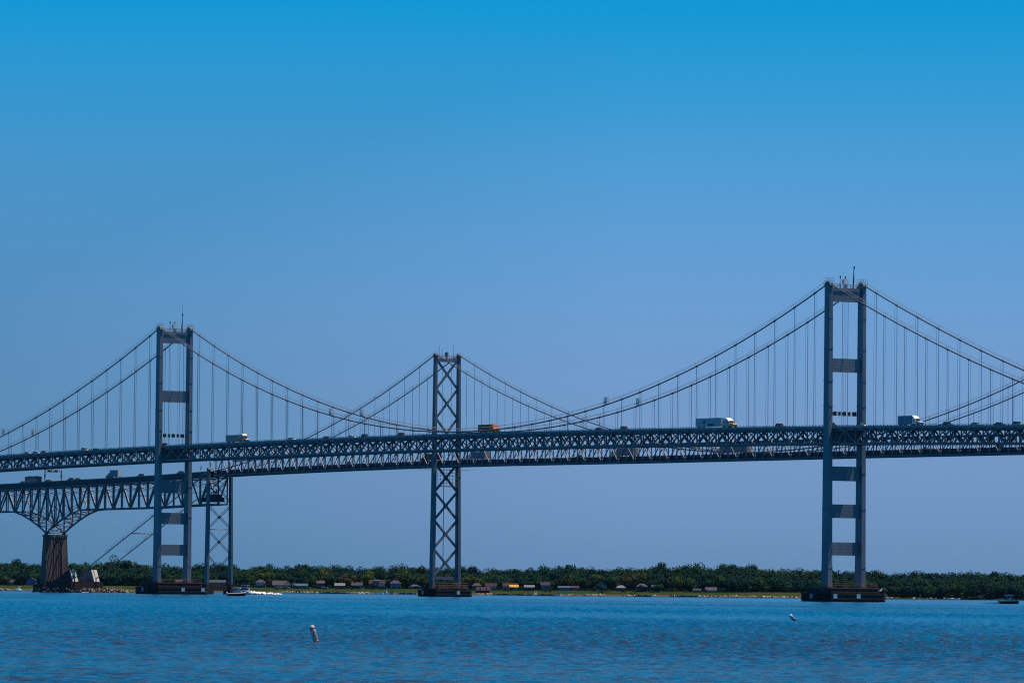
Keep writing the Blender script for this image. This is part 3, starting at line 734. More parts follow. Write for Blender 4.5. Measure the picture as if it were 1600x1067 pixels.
for y, wd in ((2.2, .8), (-1.6, .7)): MB().box(-.3, .3, y-wd, y+wd, 5.35, 6.25).build('signal_head', M['sign'], g)
MB().box(-.2, .2, -.5, 1.1, 5.45, 6.15).build('sign_panel', M['grey_box'], g)
st = seg_t(None, B1, BH, 4.7, 314, 735)
o = MB().tube([(0, 0, 0), (0, 0, 2.6)], .07, 6).box(-.5, .5, -.45, -.05, 1.2, 3.2).build('road_sign', M['white'])
o.location = WP(B1, st, 4.75, back_z(st) + 2.3); o.rotation_euler = (0, 0, RZ)
tag(o, 'small white road sign on the deck edge beside the trestle bent', 'road sign')

# ------------------------------------------------------------------ vehicles
def wheels(root, xs, y, r=.5, w_=.28):
    for x in xs:
        for s in (1, -1):
            MB().tube([(x, s*y-w_/2, r), (x, s*y+w_/2, r)], r, 12).build('wheel', M['black'], root)
def make_car(root, mt, suv=False):
    h = 1.75 if suv else 1.46
    MB().prism([(-2.2, .35), (2.25, .35), (2.3, .7), (2.1, .9), (1.0, .98), (-1.7, 1.0), (-2.25, .9)], -.88, .88).build('body', mt, root, bevel=.06)
    MB().prism([(-1.95 if suv else -1.75, .98), (1.05, .98), (.35, h-.06), (-1.55 if suv else -1.1, h-.06)], -.8, .8).build('window', M['glass'], root)
    MB().prism([(-1.6 if suv else -1.15, h-.07), (.4, h-.07), (.2, h), (-1.45 if suv else -.95, h)], -.74, .74).build('roof', mt, root)
    wheels(root, (-1.4, 1.4), .8, .33, .2)
    for s in (1, -1): MB().box(2.2, 2.3, s*.7-.15, s*.7+.15, .65, .8).build('headlight', M['white'], root)
def cab(root, x, mt, fair=None, sleeper=2.2, nose=None):
    """conventional tractor: cab back at x, nose forward"""
    c = MB().prism([(x, .9), (x+sleeper+2.0, .9), (x+sleeper+2.0, 1.9), (x+sleeper+1.3, 2.9), (x, 2.95)], -1.15, 1.15).build('cab', mt, root, bevel=.08)
    MB().prism([(x+sleeper+2.0, .7), (x+sleeper+4.0, .7), (x+sleeper+4.1, 1.5), (x+sleeper+3.7, 1.85), (x+sleeper+1.9, 2.05)], -.95, .95).build('hood', nose or mt, root, bevel=.08)
    MB().add([(x+sleeper+2.03, -1.0, 1.95), (x+sleeper+2.03, 1.0, 1.95), (x+sleeper+1.4, 1.0, 2.82), (x+sleeper+1.4, -1.0, 2.82), (x+sleeper+1.9, -1.0, 1.95), (x+sleeper+1.9, 1.0, 1.95), (x+sleeper+1.3, 1.0, 2.82), (x+sleeper+1.3, -1.0, 2.82)],
             [(0,1,2,3), (7,6,5,4), (0,4,5,1), (1,5,6,2), (2,6,7,3), (3,7,4,0)]).build('windscreen', M['glass'], c)
    for s in (1, -1): MB().box(x+sleeper+.6, x+sleeper+1.5, s*1.17-.02, s*1.17+.02, 1.9, 2.6).build('window', M['glass'], c)
    if fair: MB().prism([(x, 2.95), (x+sleeper+1.2, 2.95), (x+sleeper+.5, 3.6), (x+sleeper-.6, 4.0), (x, 4.08)], -1.15, 1.15).build('roof_fairing', fair, root, bevel=.1)
    wheels(root, (x+.6, x+1.7, x+sleeper+3.0), 1.0)
FHEAD = RZ + math.pi      # westbound traffic comes towards the near tower
def front_pos(px, lane, dz=0, py=670):
    t = seg_t(None, T1, BH, lane, px, py); return WP(T1, t, lane, front_z(t) - .9 + dz), t
def back_pos(px, lane, py=715):
    t = seg_t(None, B1, BH, lane, px, py); return WP(B1, t, lane, back_z(t) + 2.2), t
# yellow semi
p, _ = front_pos(1123, 3.9)
g = empty('semi_truck', p, FHEAD, 'tractor with yellow nose and white roof fairing hauling a long grey trailer', 'truck')
tr = MB().box(-13.2, 3.3, -1.3, 1.3, 1.05, 4.1).build('trailer', M['grey_box'], g)
for s in (1, -1):
    MB().tube([(-7.5, s*1.35-.02, 2.6), (-7.5, s*1.35+.02, 2.6)], .62, 14).build('emblem', M['brown_box'], tr)
    MB().box(-5.0, -1.4, s*1.355-.02, s*1.355+.02, 1.1, 2.1).build('side_patch', M['green'], tr)
cab(g, 3.9, M['grey_box'], M['white'], 2.6, M['yellow']); wheels(g, (-12, -10.8), 1.0)
# blue box truck
p, _ = front_pos(1424, 3.9)
g = empty('box_truck', p, FHEAD, 'box truck with dark blue box and white cab, right of the near box tower', 'truck')
MB().box(-6.4, 1.4, -1.25, 1.25, 1.0, 3.95).build('cargo_box', M['blue_box'], g, bevel=.05)
cab(g, 1.7, M['white'], M['white'], .3, M['grey_box']); wheels(g, (-5.4, -4.3), 1.0)
# orange truck
p, _ = front_pos(764, 3.9)
g = empty('box_truck', p, FHEAD, 'orange truck with a dark brown box crossing right of the lattice tower', 'truck')
b = MB().box(-6.2, 2.0, -1.25, 1.25, 1.9, 3.75).build('cargo_box', M['brown_box'], g, bevel=.05)
MB().box(-6.2, 2.0, -1.27, 1.27, 1.0, 1.9).build('side_skirt', M['orange'], g)
c = MB().prism([(2.05, .9), (6.6, .9), (6.7, 1.6), (6.0, 2.05), (4.9, 2.2), (4.5, 3.6), (2.05, 3.7)], -1.2, 1.2).build('cab', M['orange'], g, bevel=.08)
MB().box(2.1, 4.5, -1.15, 1.15, 3.7, 3.85).build('roof', M['white'], g)
for s in (1, -1): MB().box(3.0, 4.3, s*1.21-.02, s*1.21+.02, 2.2, 3.1).build('window', M['glass'], c)
wheels(g, (-4.5, 5.0), 1.0)
# tan truck
p, _ = front_pos(371, 3.9)
g = empty('box_truck', p, FHEAD, 'tan truck with cream rounded wind deflector, right of the box tower beside the trestle bent', 'truck')
MB().box(-7.6, 3.2, -1.25, 1.25, 1.0, 3.5).build('cargo_box', M['tan_box'], g, bevel=.05)
MB().box(-7.4, 3.0, -1.2, 1.2, 3.5, 3.62).build('roof', M['cream'], g)
MB().prism([(3.4, 2.6), (6.2, 2.6), (6.5, 3.2), (5.9, 3.9), (3.9, 4.1), (3.4, 3.9)], -1.2, 1.2).build('roof_fairing', M['cream'], g, bevel=.12)
cab(g, 3.6, M['tan_box'], None, 1.2); wheels(g, (-5.6, -4.5), 1.0)
cars = [
 (44, 3.9, 'grey_box', 0, 'grey car at the left end of the box tower bridge, last of three'),
 (57, 3.9, 'white', 0, 'pale car on the box tower bridge between a grey car and a red car'),
 (70, 3.9, 'red', 0, 'red car leading a row of three at the left end of the box tower bridge'),
 (133, 3.9, 'white', 1, 'white car on the box tower bridge, alone above the box truck on the road below'),
 (151, 0, 'dark', 0, 'dark car following just ahead of a white one left of the box tower'),
 (258, 3.9, 'maroon', 1, 'maroon car between the legs of the box tower beside the trestle bent'),
 (456, 3.9, 'silver', 0, 'silver car left of the point where the main cables of both bridges cross'),
 (511, 3.9, 'dark', 0, 'dark low car under the crossing cables, between a silver and a pale car'),
 (550, 3.9, 'white', 0, 'pale car with dark windows under the crossing of the main cables'),
 (571, 3.9, 'dark', 1, 'dark tall car close ahead of a pale car left of the lattice tower'),
 (628, 3.9, 'dark', 1, 'dark car nearest the lattice tower on its left side, on the upper deck'),
 (937, 3.9, 'maroon', 0, 'dark maroon car following a bright red car over midspan'),
 (976, 3.9, 'red', 1, 'bright red car on the bridge midway between lattice tower and yellow truck'),
 (1219, 3.9, 'red', 1, 'red car ahead of the yellow semi truck, before the near box tower'),
 (1300, 3.9, 'rust', 1, 'rusty brown tall car between the legs of the near box tower'),
 (1346, 0, 'white', 0, 'white car beside the right leg of the near box tower'),
 (1481, 3.9, 'dark', 1, 'dark car close behind the blue box truck'),
 (1525, 3.9, 'silver', 0, 'grey car second in line behind the blue box truck'),
 (1562, 3.9, 'dark', 0, 'black car third in line behind the blue box truck'),
 (1590, 3.9, 'silver', 1, 'silver car at the right end of the box tower bridge in view'),
]
for px, lane, mt, suv, lab in cars:
    p, _ = front_pos(px, lane, 0, 668)
    make_car(empty('car', p, FHEAD, lab, 'car', 'cars crossing the box tower bridge'), M[mt], suv)
# eastbound traffic on the older bridge drives away
BHEAD = RZ
p, _ = back_pos(52, 2.6, 752)
g = empty('bus', p, BHEAD, 'dark coach with pale side stripe left of the sign gantry', 'bus')
b = MB().box(-6.6, 6.6, -1.25, 1.25, .7, 3.5).build('body', M['dark'], g, bevel=.12)
for s in (1, -1):
    MB().box(-6.0, 6.0, s*1.26-.02, s*1.26+.02, 1.2, 1.6).build('stripe', M['silver'], b)
    MB().box(-6.2, 5.6, s*1.26-.02, s*1.26+.02, 2.1, 3.0).build('window', M['glass'], b)
for x in (-3.4, 2.8): MB().box(x-.8, x+.8, -.8, .8, 3.5, 3.8).build('roof_unit', M['silver'], g)
wheels(g, (-4, 4.4), 1.1)
p, _ = back_pos(179, 2.6, 743)
g = empty('box_truck', p, BHEAD, 'pale grey box truck seen from behind, left of the box tower on the lower road', 'truck')
MB().box(-5.4, 2.6, -1.3, 1.3, 1.0, 4.3).build('cargo_box', M['mauve_box'], g, bevel=.04)
MB().box(-5.46, -5.41, -1.2, 1.2, 1.1, 4.2).build('rear_door', M['white'], g)
cab(g, 2.8, M['mauve_box'], None, .3); wheels(g, (-3.6,), 1.0)
def trailer_truck(px, lane, mt, ln, lab, py, red=False, h=4.1, nose=True):
    p, _ = back_pos(px, lane, py); g = empty('semi_truck', p, BHEAD, lab, 'truck')
    tr = MB().box(-ln/2, ln/2, -1.3, 1.3, 1.05, h).build('trailer', M[mt], g, bevel=.04)
    if red:
        for x in (-.6, 5): 
            for s in (1, -1): MB().box(x-.55, x+.55, s*1.31-.02, s*1.31+.02, 2.4, 3.0).build('side_patch', M['red'], tr)
    cab(g, ln/2+.5, M['white' if not red else 'silver'], None, 1.4); wheels(g, (-ln/2+1.5, -ln/2+2.7), 1.0)
trailer_truck(750, 2.0, 'mauve_box', 12, 'pale grey trailer truck behind the truss, just right of the lattice tower', 712)
trailer_truck(980, 2.0, 'mauve_box', 12.5, 'grey trailer with two red marks behind the truss at midspan', 708, True)
trailer_truck(1150, 2.0, 'mauve_box', 19, 'long grey trailer behind the truss below the yellow semi truck', 705)
p, _ = back_pos(674, 2.2, 718)
g = empty('dump_truck', p, BHEAD, 'maroon dump truck behind the truss at the lattice tower', 'truck')
MB().prism([(-6.5, 1.1), (3.0, 1.1), (3.3, 3.9), (-6.0, 3.7), (-6.8, 2.5)], -1.25, 1.25).build('dump_body', M['maroon'], g, bevel=.05)
cab(g, 3.6, M['maroon'], None, .6); wheels(g, (-5, -3.8), 1.0)
for px, mt, suv, lab, py in [
 (36, 'dark', 0, 'dark car just behind the coach on the lower road', 757), (75, 'dark', 0, 'dark car passing under the sign gantry', 752),
 (110, 'dark', 1, 'dark tall car first right of the sign gantry', 750), (121, 'dark', 0, 'dark car second right of the sign gantry', 749),
 (220, 'maroon', 1, 'maroon car on the lower road just left of the box tower', 743), (282, 'dark', 1, 'dark car on the lower road behind the box tower leg', 738),
 (501, 'silver', 0, 'silver car inside the truss under the crossing cables', 726), (546, 'silver', 1, 'pale tall car inside the truss, left of the maroon dump truck', 723),
 (720, 'silver', 0, 'silver car inside the truss by the right leg of the lattice tower', 717), (905, 'green', 1, 'green car inside the truss, left of the red marked trailer', 711),
 (1447, 'silver', 0, 'silver car inside the lower truss below the blue box truck', 701), (1560, 'dark', 1, 'dark car inside the lower truss at the right edge of view', 699)]:
    p, _ = back_pos(px, 2.4, py)
    make_car(empty('car', p, BHEAD, lab, 'car', 'cars on the older bridge'), M[mt], suv)

# ------------------------------------------------------------------ far shore
SY = 4000.0
def land():
    xs = np.concatenate([np.linspace(-6000, -700, 12), np.linspace(-650, 650, 261), np.linspace(700, 6000, 12)])
    prof = [(-30, -3), (-2, -.4), (2, .35), (7, 1.1), (11, 1.6), (16, 2.6), (24, 3.3), (60, 3.8), (140, 5), (400, 7), (1500, 9), (15000, 10)]
    V, Fc = [], []
    for (dy, z) in prof:
        for x in xs:
            wob = 3.0 * math.sin(x * .021) + 1.6 * math.sin(x * .083 + 1) + .8 * math.sin(x * .31)
            V.append((x, SY + dy + wob * (dy < 100), z + (.35 * math.sin(x * .05 + dy) if 5 < dy < 500 else 0)))
    n = len(xs)
    for i in range(len(prof) - 1):
        for j in range(n - 1): Fc.append((i*n+j, i*n+j+1, (i+1)*n+j+1, (i+1)*n+j))
    m, N, L, P = nt('shore_ground'); P.inputs['Roughness'].default_value = .95; P.inputs['Specular IOR Level'].default_value = .03
    g = N.new('ShaderNodeNewGeometry'); s_ = N.new('ShaderNodeSeparateXYZ'); L.new(g.outputs['Position'], s_.inputs[0])
    no = N.new('ShaderNodeTexNoise'); no.inputs['Scale'].default_value = .09; no.inputs['Detail'].default_value = 6; L.new(g.outputs['Position'], no.inputs['Vector'])
    gr = N.new('ShaderNodeValToRGB'); gr.color_ramp.elements[0].position = .35; gr.color_ramp.elements[0].color = (.019, .040, .010, 1)
    gr.color_ramp.elements[1].position = .7; gr.color_ramp.elements[1].color = (.042, .052, .014, 1); L.new(no.outputs['Fac'], gr.inputs['Fac'])
    mr = N.new('ShaderNodeMapRange'); mr.inputs['From Min'].default_value = 1.0; mr.inputs['From Max'].default_value = 1.35; L.new(s_.outputs['Z'], mr.inputs['Value'])
    mx = N.new('ShaderNodeMix'); mx.data_type = 'RGBA'
    ms = N.new('ShaderNodeMix'); ms.data_type = 'RGBA'; ms.inputs[6].default_value = (.085, .065, .05, 1); ms.inputs[7].default_value = (.02, .025, .014, 1)
    mq = N.new('ShaderNodeMapRange'); mq.inputs['From Min'].default_value = 235; mq.inputs['From Max'].default_value = 262; L.new(s_.outputs['X'], mq.inputs['Value']); L.new(mq.outputs[0], ms.inputs[0]); L.new(ms.outputs[2], mx.inputs[6])
    gd = N.new('ShaderNodeMix'); gd.data_type = 'RGBA'; gd.inputs[7].default_value = (.018, .028, .012, 1); L.new(mq.outputs[0], gd.inputs[0]); L.new(gr.outputs['Color'], gd.inputs[6])
    L.new(mr.outputs[0], mx.inputs[0]); L.new(gd.outputs[2], mx.inputs[7]); L.new(mx.outputs[2], P.inputs['Base Color'])
    mb = MB(); mb.v, mb.f = V, Fc
    tag(mb.build('ground', m, None, True), 'low grassy bank with a sandy edge along the far shore', None, None, 'structure')
land()

def clumps(n, cx, cy, cz, rx, ry, rz, size, g):
    """leaf clump quads through a lumpy crown; returns verts (n*4,3)"""
    nl = 7
    lobes = np.concatenate([g.normal(size=(nl, 3)) * np.array([.38, .38, .24]) , np.array([[0, 0, .1]])])
    lr = np.concatenate([g.uniform(.45, .62, nl), [.76]])
    k = g.integers(0, nl + 1, n)
    d = g.normal(size=(n, 3)); d /= np.linalg.norm(d, axis=1)[:, None]
    p = lobes[k] + d * (lr[k] * g.uniform(.72, 1.0, n))[:, None]
    p[:, 2] = np.where(p[:, 2] < -.75, -.75 + g.random(n)*.25, p[:, 2])
    c = np.array([cx, cy, cz]) + p * np.array([rx, ry, rz])
    nrm = d + g.normal(size=(n, 3)) * .32 + np.array([0, 0, .35]); nrm /= np.linalg.norm(nrm, axis=1)[:, None]
    a = np.cross(nrm, g.normal(size=(n, 3))); a /= np.linalg.norm(a, axis=1)[:, None]; b = np.cross(nrm, a)
    sz = (size * g.uniform(.55, 1.25, n))[:, None]
    return np.stack([c - a*sz - b*sz*.7, c + a*sz - b*sz*.6, c + a*sz*.8 + b*sz*.7, c - a*sz*.7 + b*sz*.75], 1).reshape(-1, 3)
def quads(name, V, mat_, parent=None):
    n = len(V) // 4
    me = bpy.data.meshes.new(name); me.vertices.add(len(V)); me.vertices.foreach_set('co', np.ascontiguousarray(V, dtype=np.float32).ravel())
    me.loops.add(n*4); me.loops.foreach_set('vertex_index', np.arange(n*4, dtype=np.int32))
    me.polygons.add(n); me.polygons.foreach_set('loop_start', np.arange(0, n*4, 4, dtype=np.int32)); me.update(calc_edges=True)
    me.materials.append(mat_); o = bpy.data.objects.new(name, me); col.objects.link(o)
    if parent: o.parent = parent
    return o
# skyline of the wood (photo column, photo row of the tree tops)
SKYLINE = [(-60, 878), (0, 877), (15, 874), (28, 872), (48, 878), (62, 877), (105, 877), (120, 878), (140, 876), (160, 877), (185, 874), (205, 875), (225, 879), (240, 880), (262, 881), (285, 882), (310, 881), (340, 879),
 (362, 880), (372, 884), (390, 886), (400, 881), (415, 882), (435, 886), (455, 884), (468, 877), (478, 878), (493, 884), (520, 882), (532, 881), (545, 886), (560, 888), (580, 884), (600, 884), (620, 882), (635, 882), (660, 884), (690, 887), (720, 882), (735, 885), (750, 889),
 (765, 886), (785, 889), (805, 890), (825, 889), (845, 885), (865, 884), (885, 884), (910, 884), (925, 885), (950, 887), (968, 884), (990, 883), (1010, 885), (1030, 883), (1045, 885), (1065, 884), (1085, 883), (1102, 881), (1120, 883), (1145, 880), (1165, 884), (1200, 887),
 (1215, 887), (1245, 888), (1270, 886), (1285, 887), (1300, 890), (1325, 892), (1340, 889), (1362, 889), (1378, 894), (1395, 893), (1415, 891), (1440, 891), (1455, 893), (1480, 893), (1500, 892), (1525, 892), (1538, 896), (1552, 892), (1570, 895), (1600, 895), (1660, 894)]
sk_x = [a for a, b in SKYLINE]; sk_y = [b for a, b in SKYLINE]
def woods():
    g = np.random.default_rng(11); parts = []
    rows = [(4062, .62), (4085, .74), (4112, .86), (4140, .95), (4165, 1.0), (4195, 1.0)]
    for Y, fr in rows:
        px = -150.0
        while px < 1750:
            s_px = 9100 / Y
            top = at(px, np.interp(px, sk_x, sk_y), Y).z
            base = 3.5
            open_ = 380 < px < 1130
            h = (top - base) * fr * g.uniform(.88, 1.02)
            if Y > 4130: h = (top - base) * g.uniform(.90, 1.05) + (g.random() < .2) * g.uniform(.6, 1.8)
            if Y < 4070 and open_: h *= .8
            rx = g.uniform(4.6, 8.4); c = at(px, 900, Y + g.uniform(-8, 8)); rz = min(h * .42, rx * 1.15)
            parts.append(clumps(760, c.x, c.y, base + h - rz * .98, rx, rx, rz, .52, g))
            if h > 10: parts.append(clumps(220, c.x, c.y, base + (h - rz*1.6) * .55, rx * .9, rx * .9, h * .32, .65, g))
            px += rx * s_px * g.uniform(.75, 1.15)
    # trees right down to the water on the right
    for px in np.arange(1392, 1760, 9.0):
        Y = 4007 + g.uniform(-4, 8); c = at(px, 900, Y); h = g.uniform(8, 13); rx = g.uniform(4, 6.5)
        parts.append(clumps(700, c.x, c.y, .6 + h*.5, rx, rx, h*.5, .5, g))
    for px in np.arange(1130, 1395, 10.0):
        Y = 4040 + g.uniform(-6, 10); c = at(px, 900, Y); h = g.uniform(8, 12.5); rx = g.uniform(4, 6.5)
        parts.append(clumps(700, c.x, c.y, 2.4 + h*.52, rx, rx, h*.5, .5, g))
    o = quads('woods', np.concatenate(parts), M['leaf'])
    tag(o, 'dense dark green broadleaf wood along the far shore', 'woods', None, 'stuff')
woods()
def shrubs():
    g = np.random.default_rng(21); parts = []
    for px in np.arange(384, 1128, 5.2):
        if g.random() < .3: continue
        Y = 4024 + g.uniform(-8, 22); c = at(px + g.uniform(-3, 3), 920, Y); h = g.uniform(1.6, 4.6) * (.7 if Y < 4022 else 1); rx = g.uniform(1.2, 2.9)
        parts.append(clumps(110, c.x, c.y, 3.0 + h*.45, rx, rx, h*.5, .3, g))
    tag(quads('shrubbery', np.concatenate(parts), M['leaf']), 'dark shrubs and hedges growing round the shore houses', 'shrubs', None, 'stuff')
shrubs()
TONE = {'d': 'leaf', 'm': 'leaf_mid', 'o': 'leaf_olive', 'b': 'leaf_brown'}
def tree(px, Y, h, rx, tone, label, seed, base=3.3):
    g = np.random.default_rng(seed); c = at(px, 905, Y)
    t = empty('broadleaf_tree', (c.x, c.y, base), 0, label, 'tree', 'broadleaf trees among the shore houses')
    rz = h * .42
    quads('crown', clumps(1000, 0, 0, h - rz, rx, rx, rz, .42, g), M[TONE[tone]], t)
    tk = MB().tube([(0, 0, -.5), (.1, 0, h*.3), (.2, .1, h*.7)], [.38, .3, .12], 7)
    for k in range(4):
        a = k * 1.6 + seed; tk.tube([(.1, 0, h*(.28+.05*k)), (math.cos(a)*rx*.5, math.sin(a)*rx*.5, h*(.52+.06*k))], [.16, .06], 5)
    tk.build('trunk', M['bark'], t)
TREES = [
 (385, 4045, 11, 5.0, 'm', 'mid green tree left of the two storey porch house'), (413, 4052, 13, 6.5, 'o', 'large olive tree rising behind the two storey porch house'),
 (441, 4050, 12.5, 5.5, 'm', 'mid green tree behind the wide pink roofed house'), (420, 4040, 7, 2.8, 'b', 'small brownish tree between the porch house and the pink roofed house'),
 (468, 4060, 15, 7.0, 'd', 'broad dark tree behind the long low blue house'), (488, 4048, 10, 4.5, 'm', 'round green tree between the long low blue house and the tall narrow blue house'),
 (514, 4050, 12, 5.0, 'd', 'dark tree right of the tall narrow blue house'), (505, 4065, 15, 6.0, 'o', 'pale olive tree high behind the tall narrow blue house'),
 (541, 4046, 10, 4.8, 'b', 'brown tinged tree between the white roofed cottage and the brown roofed house'), (558, 4060, 13, 6.0, 'd', 'dark tree behind the brown roofed house'),
 (576, 4055, 13.5, 5.5, 'o', 'olive tree left behind the big red gabled house'), (592, 4065, 16, 6.0, 'd', 'dark tree rising behind the dormer of the big red gabled house'),
 (632, 4055, 13, 6.5, 'o', 'broad olive tree behind the square blue house'), (648, 4050, 11, 4.5, 'm', 'green tree behind the low white cottage'),
 (660, 4046, 12, 5.0, 'o', 'olive tree left of the lattice tower pier'), (735, 4050, 12, 6.0, 'o', 'olive tree just right of the lattice tower'),
 (748, 4045, 10, 5.0, 'o', 'yellow green tree over the dark boathouse roof'), (788, 4040, 8, 3.8, 'm', 'green tree between the red roofed white house and the yellow awning house'),
 (813, 4050, 11, 4.5, 'd', 'dark tree right of the yellow awning house'), (842, 4040, 8, 3.5, 'd', 'dark bushy tree between the white roofed bungalow and the plum roofed house'),
 (887, 4055, 12.5, 4.5, 'o', 'bright yellow green tree behind the long blue bungalow'), (866, 4042, 8, 3.2, 'm', 'small green tree right of the plum roofed house'),
 (910, 4050, 11, 5.0, 'm', 'green tree left of the gabled blue house'), (932, 4058, 13, 6.0, 'o', 'olive tree behind the gabled blue house'),
 (955, 4050, 11, 5.0, 'd', 'dark tree right of the gabled blue house'), (984, 4052, 15, 6.5, 'b', 'tall brownish olive tree beside the red chimneyed cottage'),
 (1000, 4060, 15, 6.0, 'o', 'tall olive tree behind the pink hipped roof house'), (1036, 4048, 11, 5.5, 'd', 'dark tree right of the blue roofed cottage'),
 (1058, 4050, 12, 5.5, 'o', 'olive tree midway between the blue roofed cottage and the pale striped roof house'), (1078, 4046, 10.5, 5.0, 'm', 'green tree left of the small blue shed'),
 (1122, 4050, 13, 6.0, 'm', 'green tree right behind the pale striped roof house'), (1004, 4026, 4.5, 2.6, 'd', 'low tree on the bank in front of the pink hipped roof house'),
 (940, 4022, 5, 3.2, 'd', 'dark low tree on the bank in front of the gabled blue house'), (1030, 4026, 5.5, 3.2, 'm', 'bushy low tree on the bank in front of the blue roofed cottage'),
 (583, 4024, 4.5, 3.2, 'd', 'dark low tree on the bank left of the moored white boats'), (7, 4030, 6.5, 3.4, 'b', 'brownish tree on the bank at the far left of the shore'),
]
for i, tr_ in enumerate(TREES): tree(*tr_[:6], 100 + i)

# houses
def house_mats():
    def c(n, a): return mat(n, a, .8, 0, .2, .6, spec=.08)
    return dict(white=c('siding_white', (.40,.42,.46)), blue=c('siding_blue', (.10, .19, .32)), grey=c('siding_grey', (.20, .21, .24)), darkblue=c('siding_navy', (.03, .06, .13)),
        brownw=c('siding_brown', (.08, .06, .06)), rpink=c('roof_pink', (.11,.085,.10)), rgrey=c('roof_grey', (.08,.075,.10)), rbrown=c('roof_brown', (.09,.065,.065)), rred=c('roof_red', (.075,.032,.04)),
        rwhite=c('roof_white', (.22,.20,.22)), rblue=c('roof_blue', (.08,.12,.19)), rplum=c('roof_plum', (.08,.045,.065)), brick=c('chimney_brick', (.30, .10, .08)))
HM = house_mats()
def house(px, py_base, wpx, hw, hr, wall, roof, label, kind='gable', Y=4034, chim=False, porch=False, dormer=False, name='house'):
    """wpx photo width; hw eaves height, hr roof rise"""
    c = at(px, py_base, Y); W = .88 * wpx / (9100 / Y); hw *= .92; D = min(max(W*.7, 6), 10); z0 = max(2.6, min(c.z, 4.2))
    h = empty(name, (c.x, c.y, z0), 0, label, 'house')
    MB().box(-W/2, W/2, -D/2, D/2, -1.5, hw).build('wall', HM[wall], h)
    o = .45
    if kind == 'gable':       # ridge along x, eaves to the water
        rf = MB().add([(-W/2-o, -D/2-o, hw-.15), (W/2+o, -D/2-o, hw-.15), (W/2+o, D/2+o, hw-.15), (-W/2-o, D/2+o, hw-.15), (-W/2-o, 0, hw+hr), (W/2+o, 0, hw+hr)], [(0,1,5,4), (2,3,4,5), (1,2,5), (3,0,4), (3,2,1,0)])
    elif kind == 'front':     # gable facing the water
        rf = MB().add([(-W/2-o, -D/2-o, hw-.15), (W/2+o, -D/2-o, hw-.15), (W/2+o, D/2+o, hw-.15), (-W/2-o, D/2+o, hw-.15), (0, -D/2-o, hw+hr), (0, D/2+o, hw+hr)], [(0,3,5,4), (2,1,4,5), (0,4,1), (3,2,5), (3,2,1,0)])
    else:
        rf = MB().add([(-W/2-o, -D/2-o, hw-.15), (W/2+o, -D/2-o, hw-.15), (W/2+o, D/2+o, hw-.15), (-W/2-o, D/2+o, hw-.15), (-W*.22, 0, hw+hr), (W*.22, 0, hw+hr)], [(0,1,5,4), (2,3,4,5), (1,2,5), (3,0,4), (3,2,1,0)])
    r = rf.build('roof', HM[roof], h)
    if kind == 'front':
        MB().add([(-W/2*.86, -D/2-o-.03, hw+.05), (W/2*.86, -D/2-o-.03, hw+.05), (0, -D/2-o-.03, hw+hr*.86), (-W/2*.86, -D/2-o+.02, hw+.05), (W/2*.86, -D/2-o+.02, hw+.05), (0, -D/2-o+.02, hw+hr*.86)], [(0,1,2), (5,4,3), (0,3,4,1), (1,4,5,2), (2,5,3,0)]).build('gable_panel', HM[wall], r)
    if chim: MB().box(-W*.28, -W*.28+.9, -.5, .5, hw, hw+hr+1.3).build('chimney', HM['brick'], r)
    if dormer:
        d = MB().box(-W*.17, W*.17, -D/2, -D*.1, hw, hw+hr*.8); d.build('dormer', HM['blue'], r)
        MB().add([(-W*.2, -D/2-.3, hw+hr*.8), (W*.2, -D/2-.3, hw+hr*.8), (W*.2, 0, hw+hr*1.05), (-W*.2, 0, hw+hr*1.05), (-W*.2, -D/2-.3, hw+hr*.7), (W*.2, -D/2-.3, hw+hr*.7)], [(0,1,2,3), (0,4,5,1), (1,5,2), (0,3,4), (3,2,5,4)]).build('dormer_roof', HM['rblue'], r)
    nst = 2 if hw > 4.4 else 1; nw = max(2, int(W / 3.2))
    for s_ in range(nst):
        for k in range(nw):
            x = -W/2 + W*(k+.5)/nw; z = 1.1 + s_*2.7
            wv = MB().box(x-.6, x+.6, -D/2-.06, -D/2+.05, z, z+1.3).build('window', HM['white'], h)
            MB().box(x-.48, x+.48, -D/2-.09, -D/2+.04, z+.12, z+1.18).build('pane', M['glass'], wv)
    if porch:
        p = MB().box(-W/2-.8, W/2+.8, -D/2-2.6, -D/2-.07, 2.5, 2.75).box(-W/2-.8, W/2+1.5, -D/2-2.6, -D/2-.07, -1, .25)
        for k in range(5): x = -W/2-.6 + k*(W+1.2)/4; p.box(x-.1, x+.1, -D/2-2.5, -D/2-2.3, .25, 2.5)
        p.build('porch', HM['white'], h)
    return h
house(407, 920, 17, 5.0, 2.0, 'grey', 'rgrey', 'grey two storey house with white porch tiers', 'hip', porch=True)
house(437, 920, 24, 3.2, 3.0, 'blue', 'rpink', 'wide house with a big pale pink roof and a gabled wing', 'gable', 4036)
house(449, 920, 12, 3.2, 2.6, 'white', 'rpink', 'white gabled wing in front of the wide pink roofed house', 'front', 4029)
house(469, 920, 26, 2.7, 1.4, 'blue', 'rblue', 'long low blue house with grey blue roof')
house(501, 920, 12, 4.6, 1.7, 'darkblue', 'rpink', 'tall narrow dark blue house with pink roof', 'gable', 4036, chim=True)
house(531, 920, 17, 2.8, 1.6, 'darkblue', 'rwhite', 'dark walled cottage under a whitish roof')
house(558, 920, 18, 3.0, 1.9, 'darkblue', 'rbrown', 'dark walled house with brown roof', 'gable', chim=True)
house(589, 922, 27, 5.0, 2.6, 'blue', 'rred', 'big blue house with red gabled roof and central dormer', 'gable', dormer=True, porch=True)
house(618, 921, 19, 4.9, 2.0, 'blue', 'rgrey', 'square two storey blue house with grey hipped roof', 'hip')
house(648, 921, 18, 2.4, 1.4, 'grey', 'rblue', 'low grey cottage with white terrace left of the lattice tower pier', 'hip', porch=True)
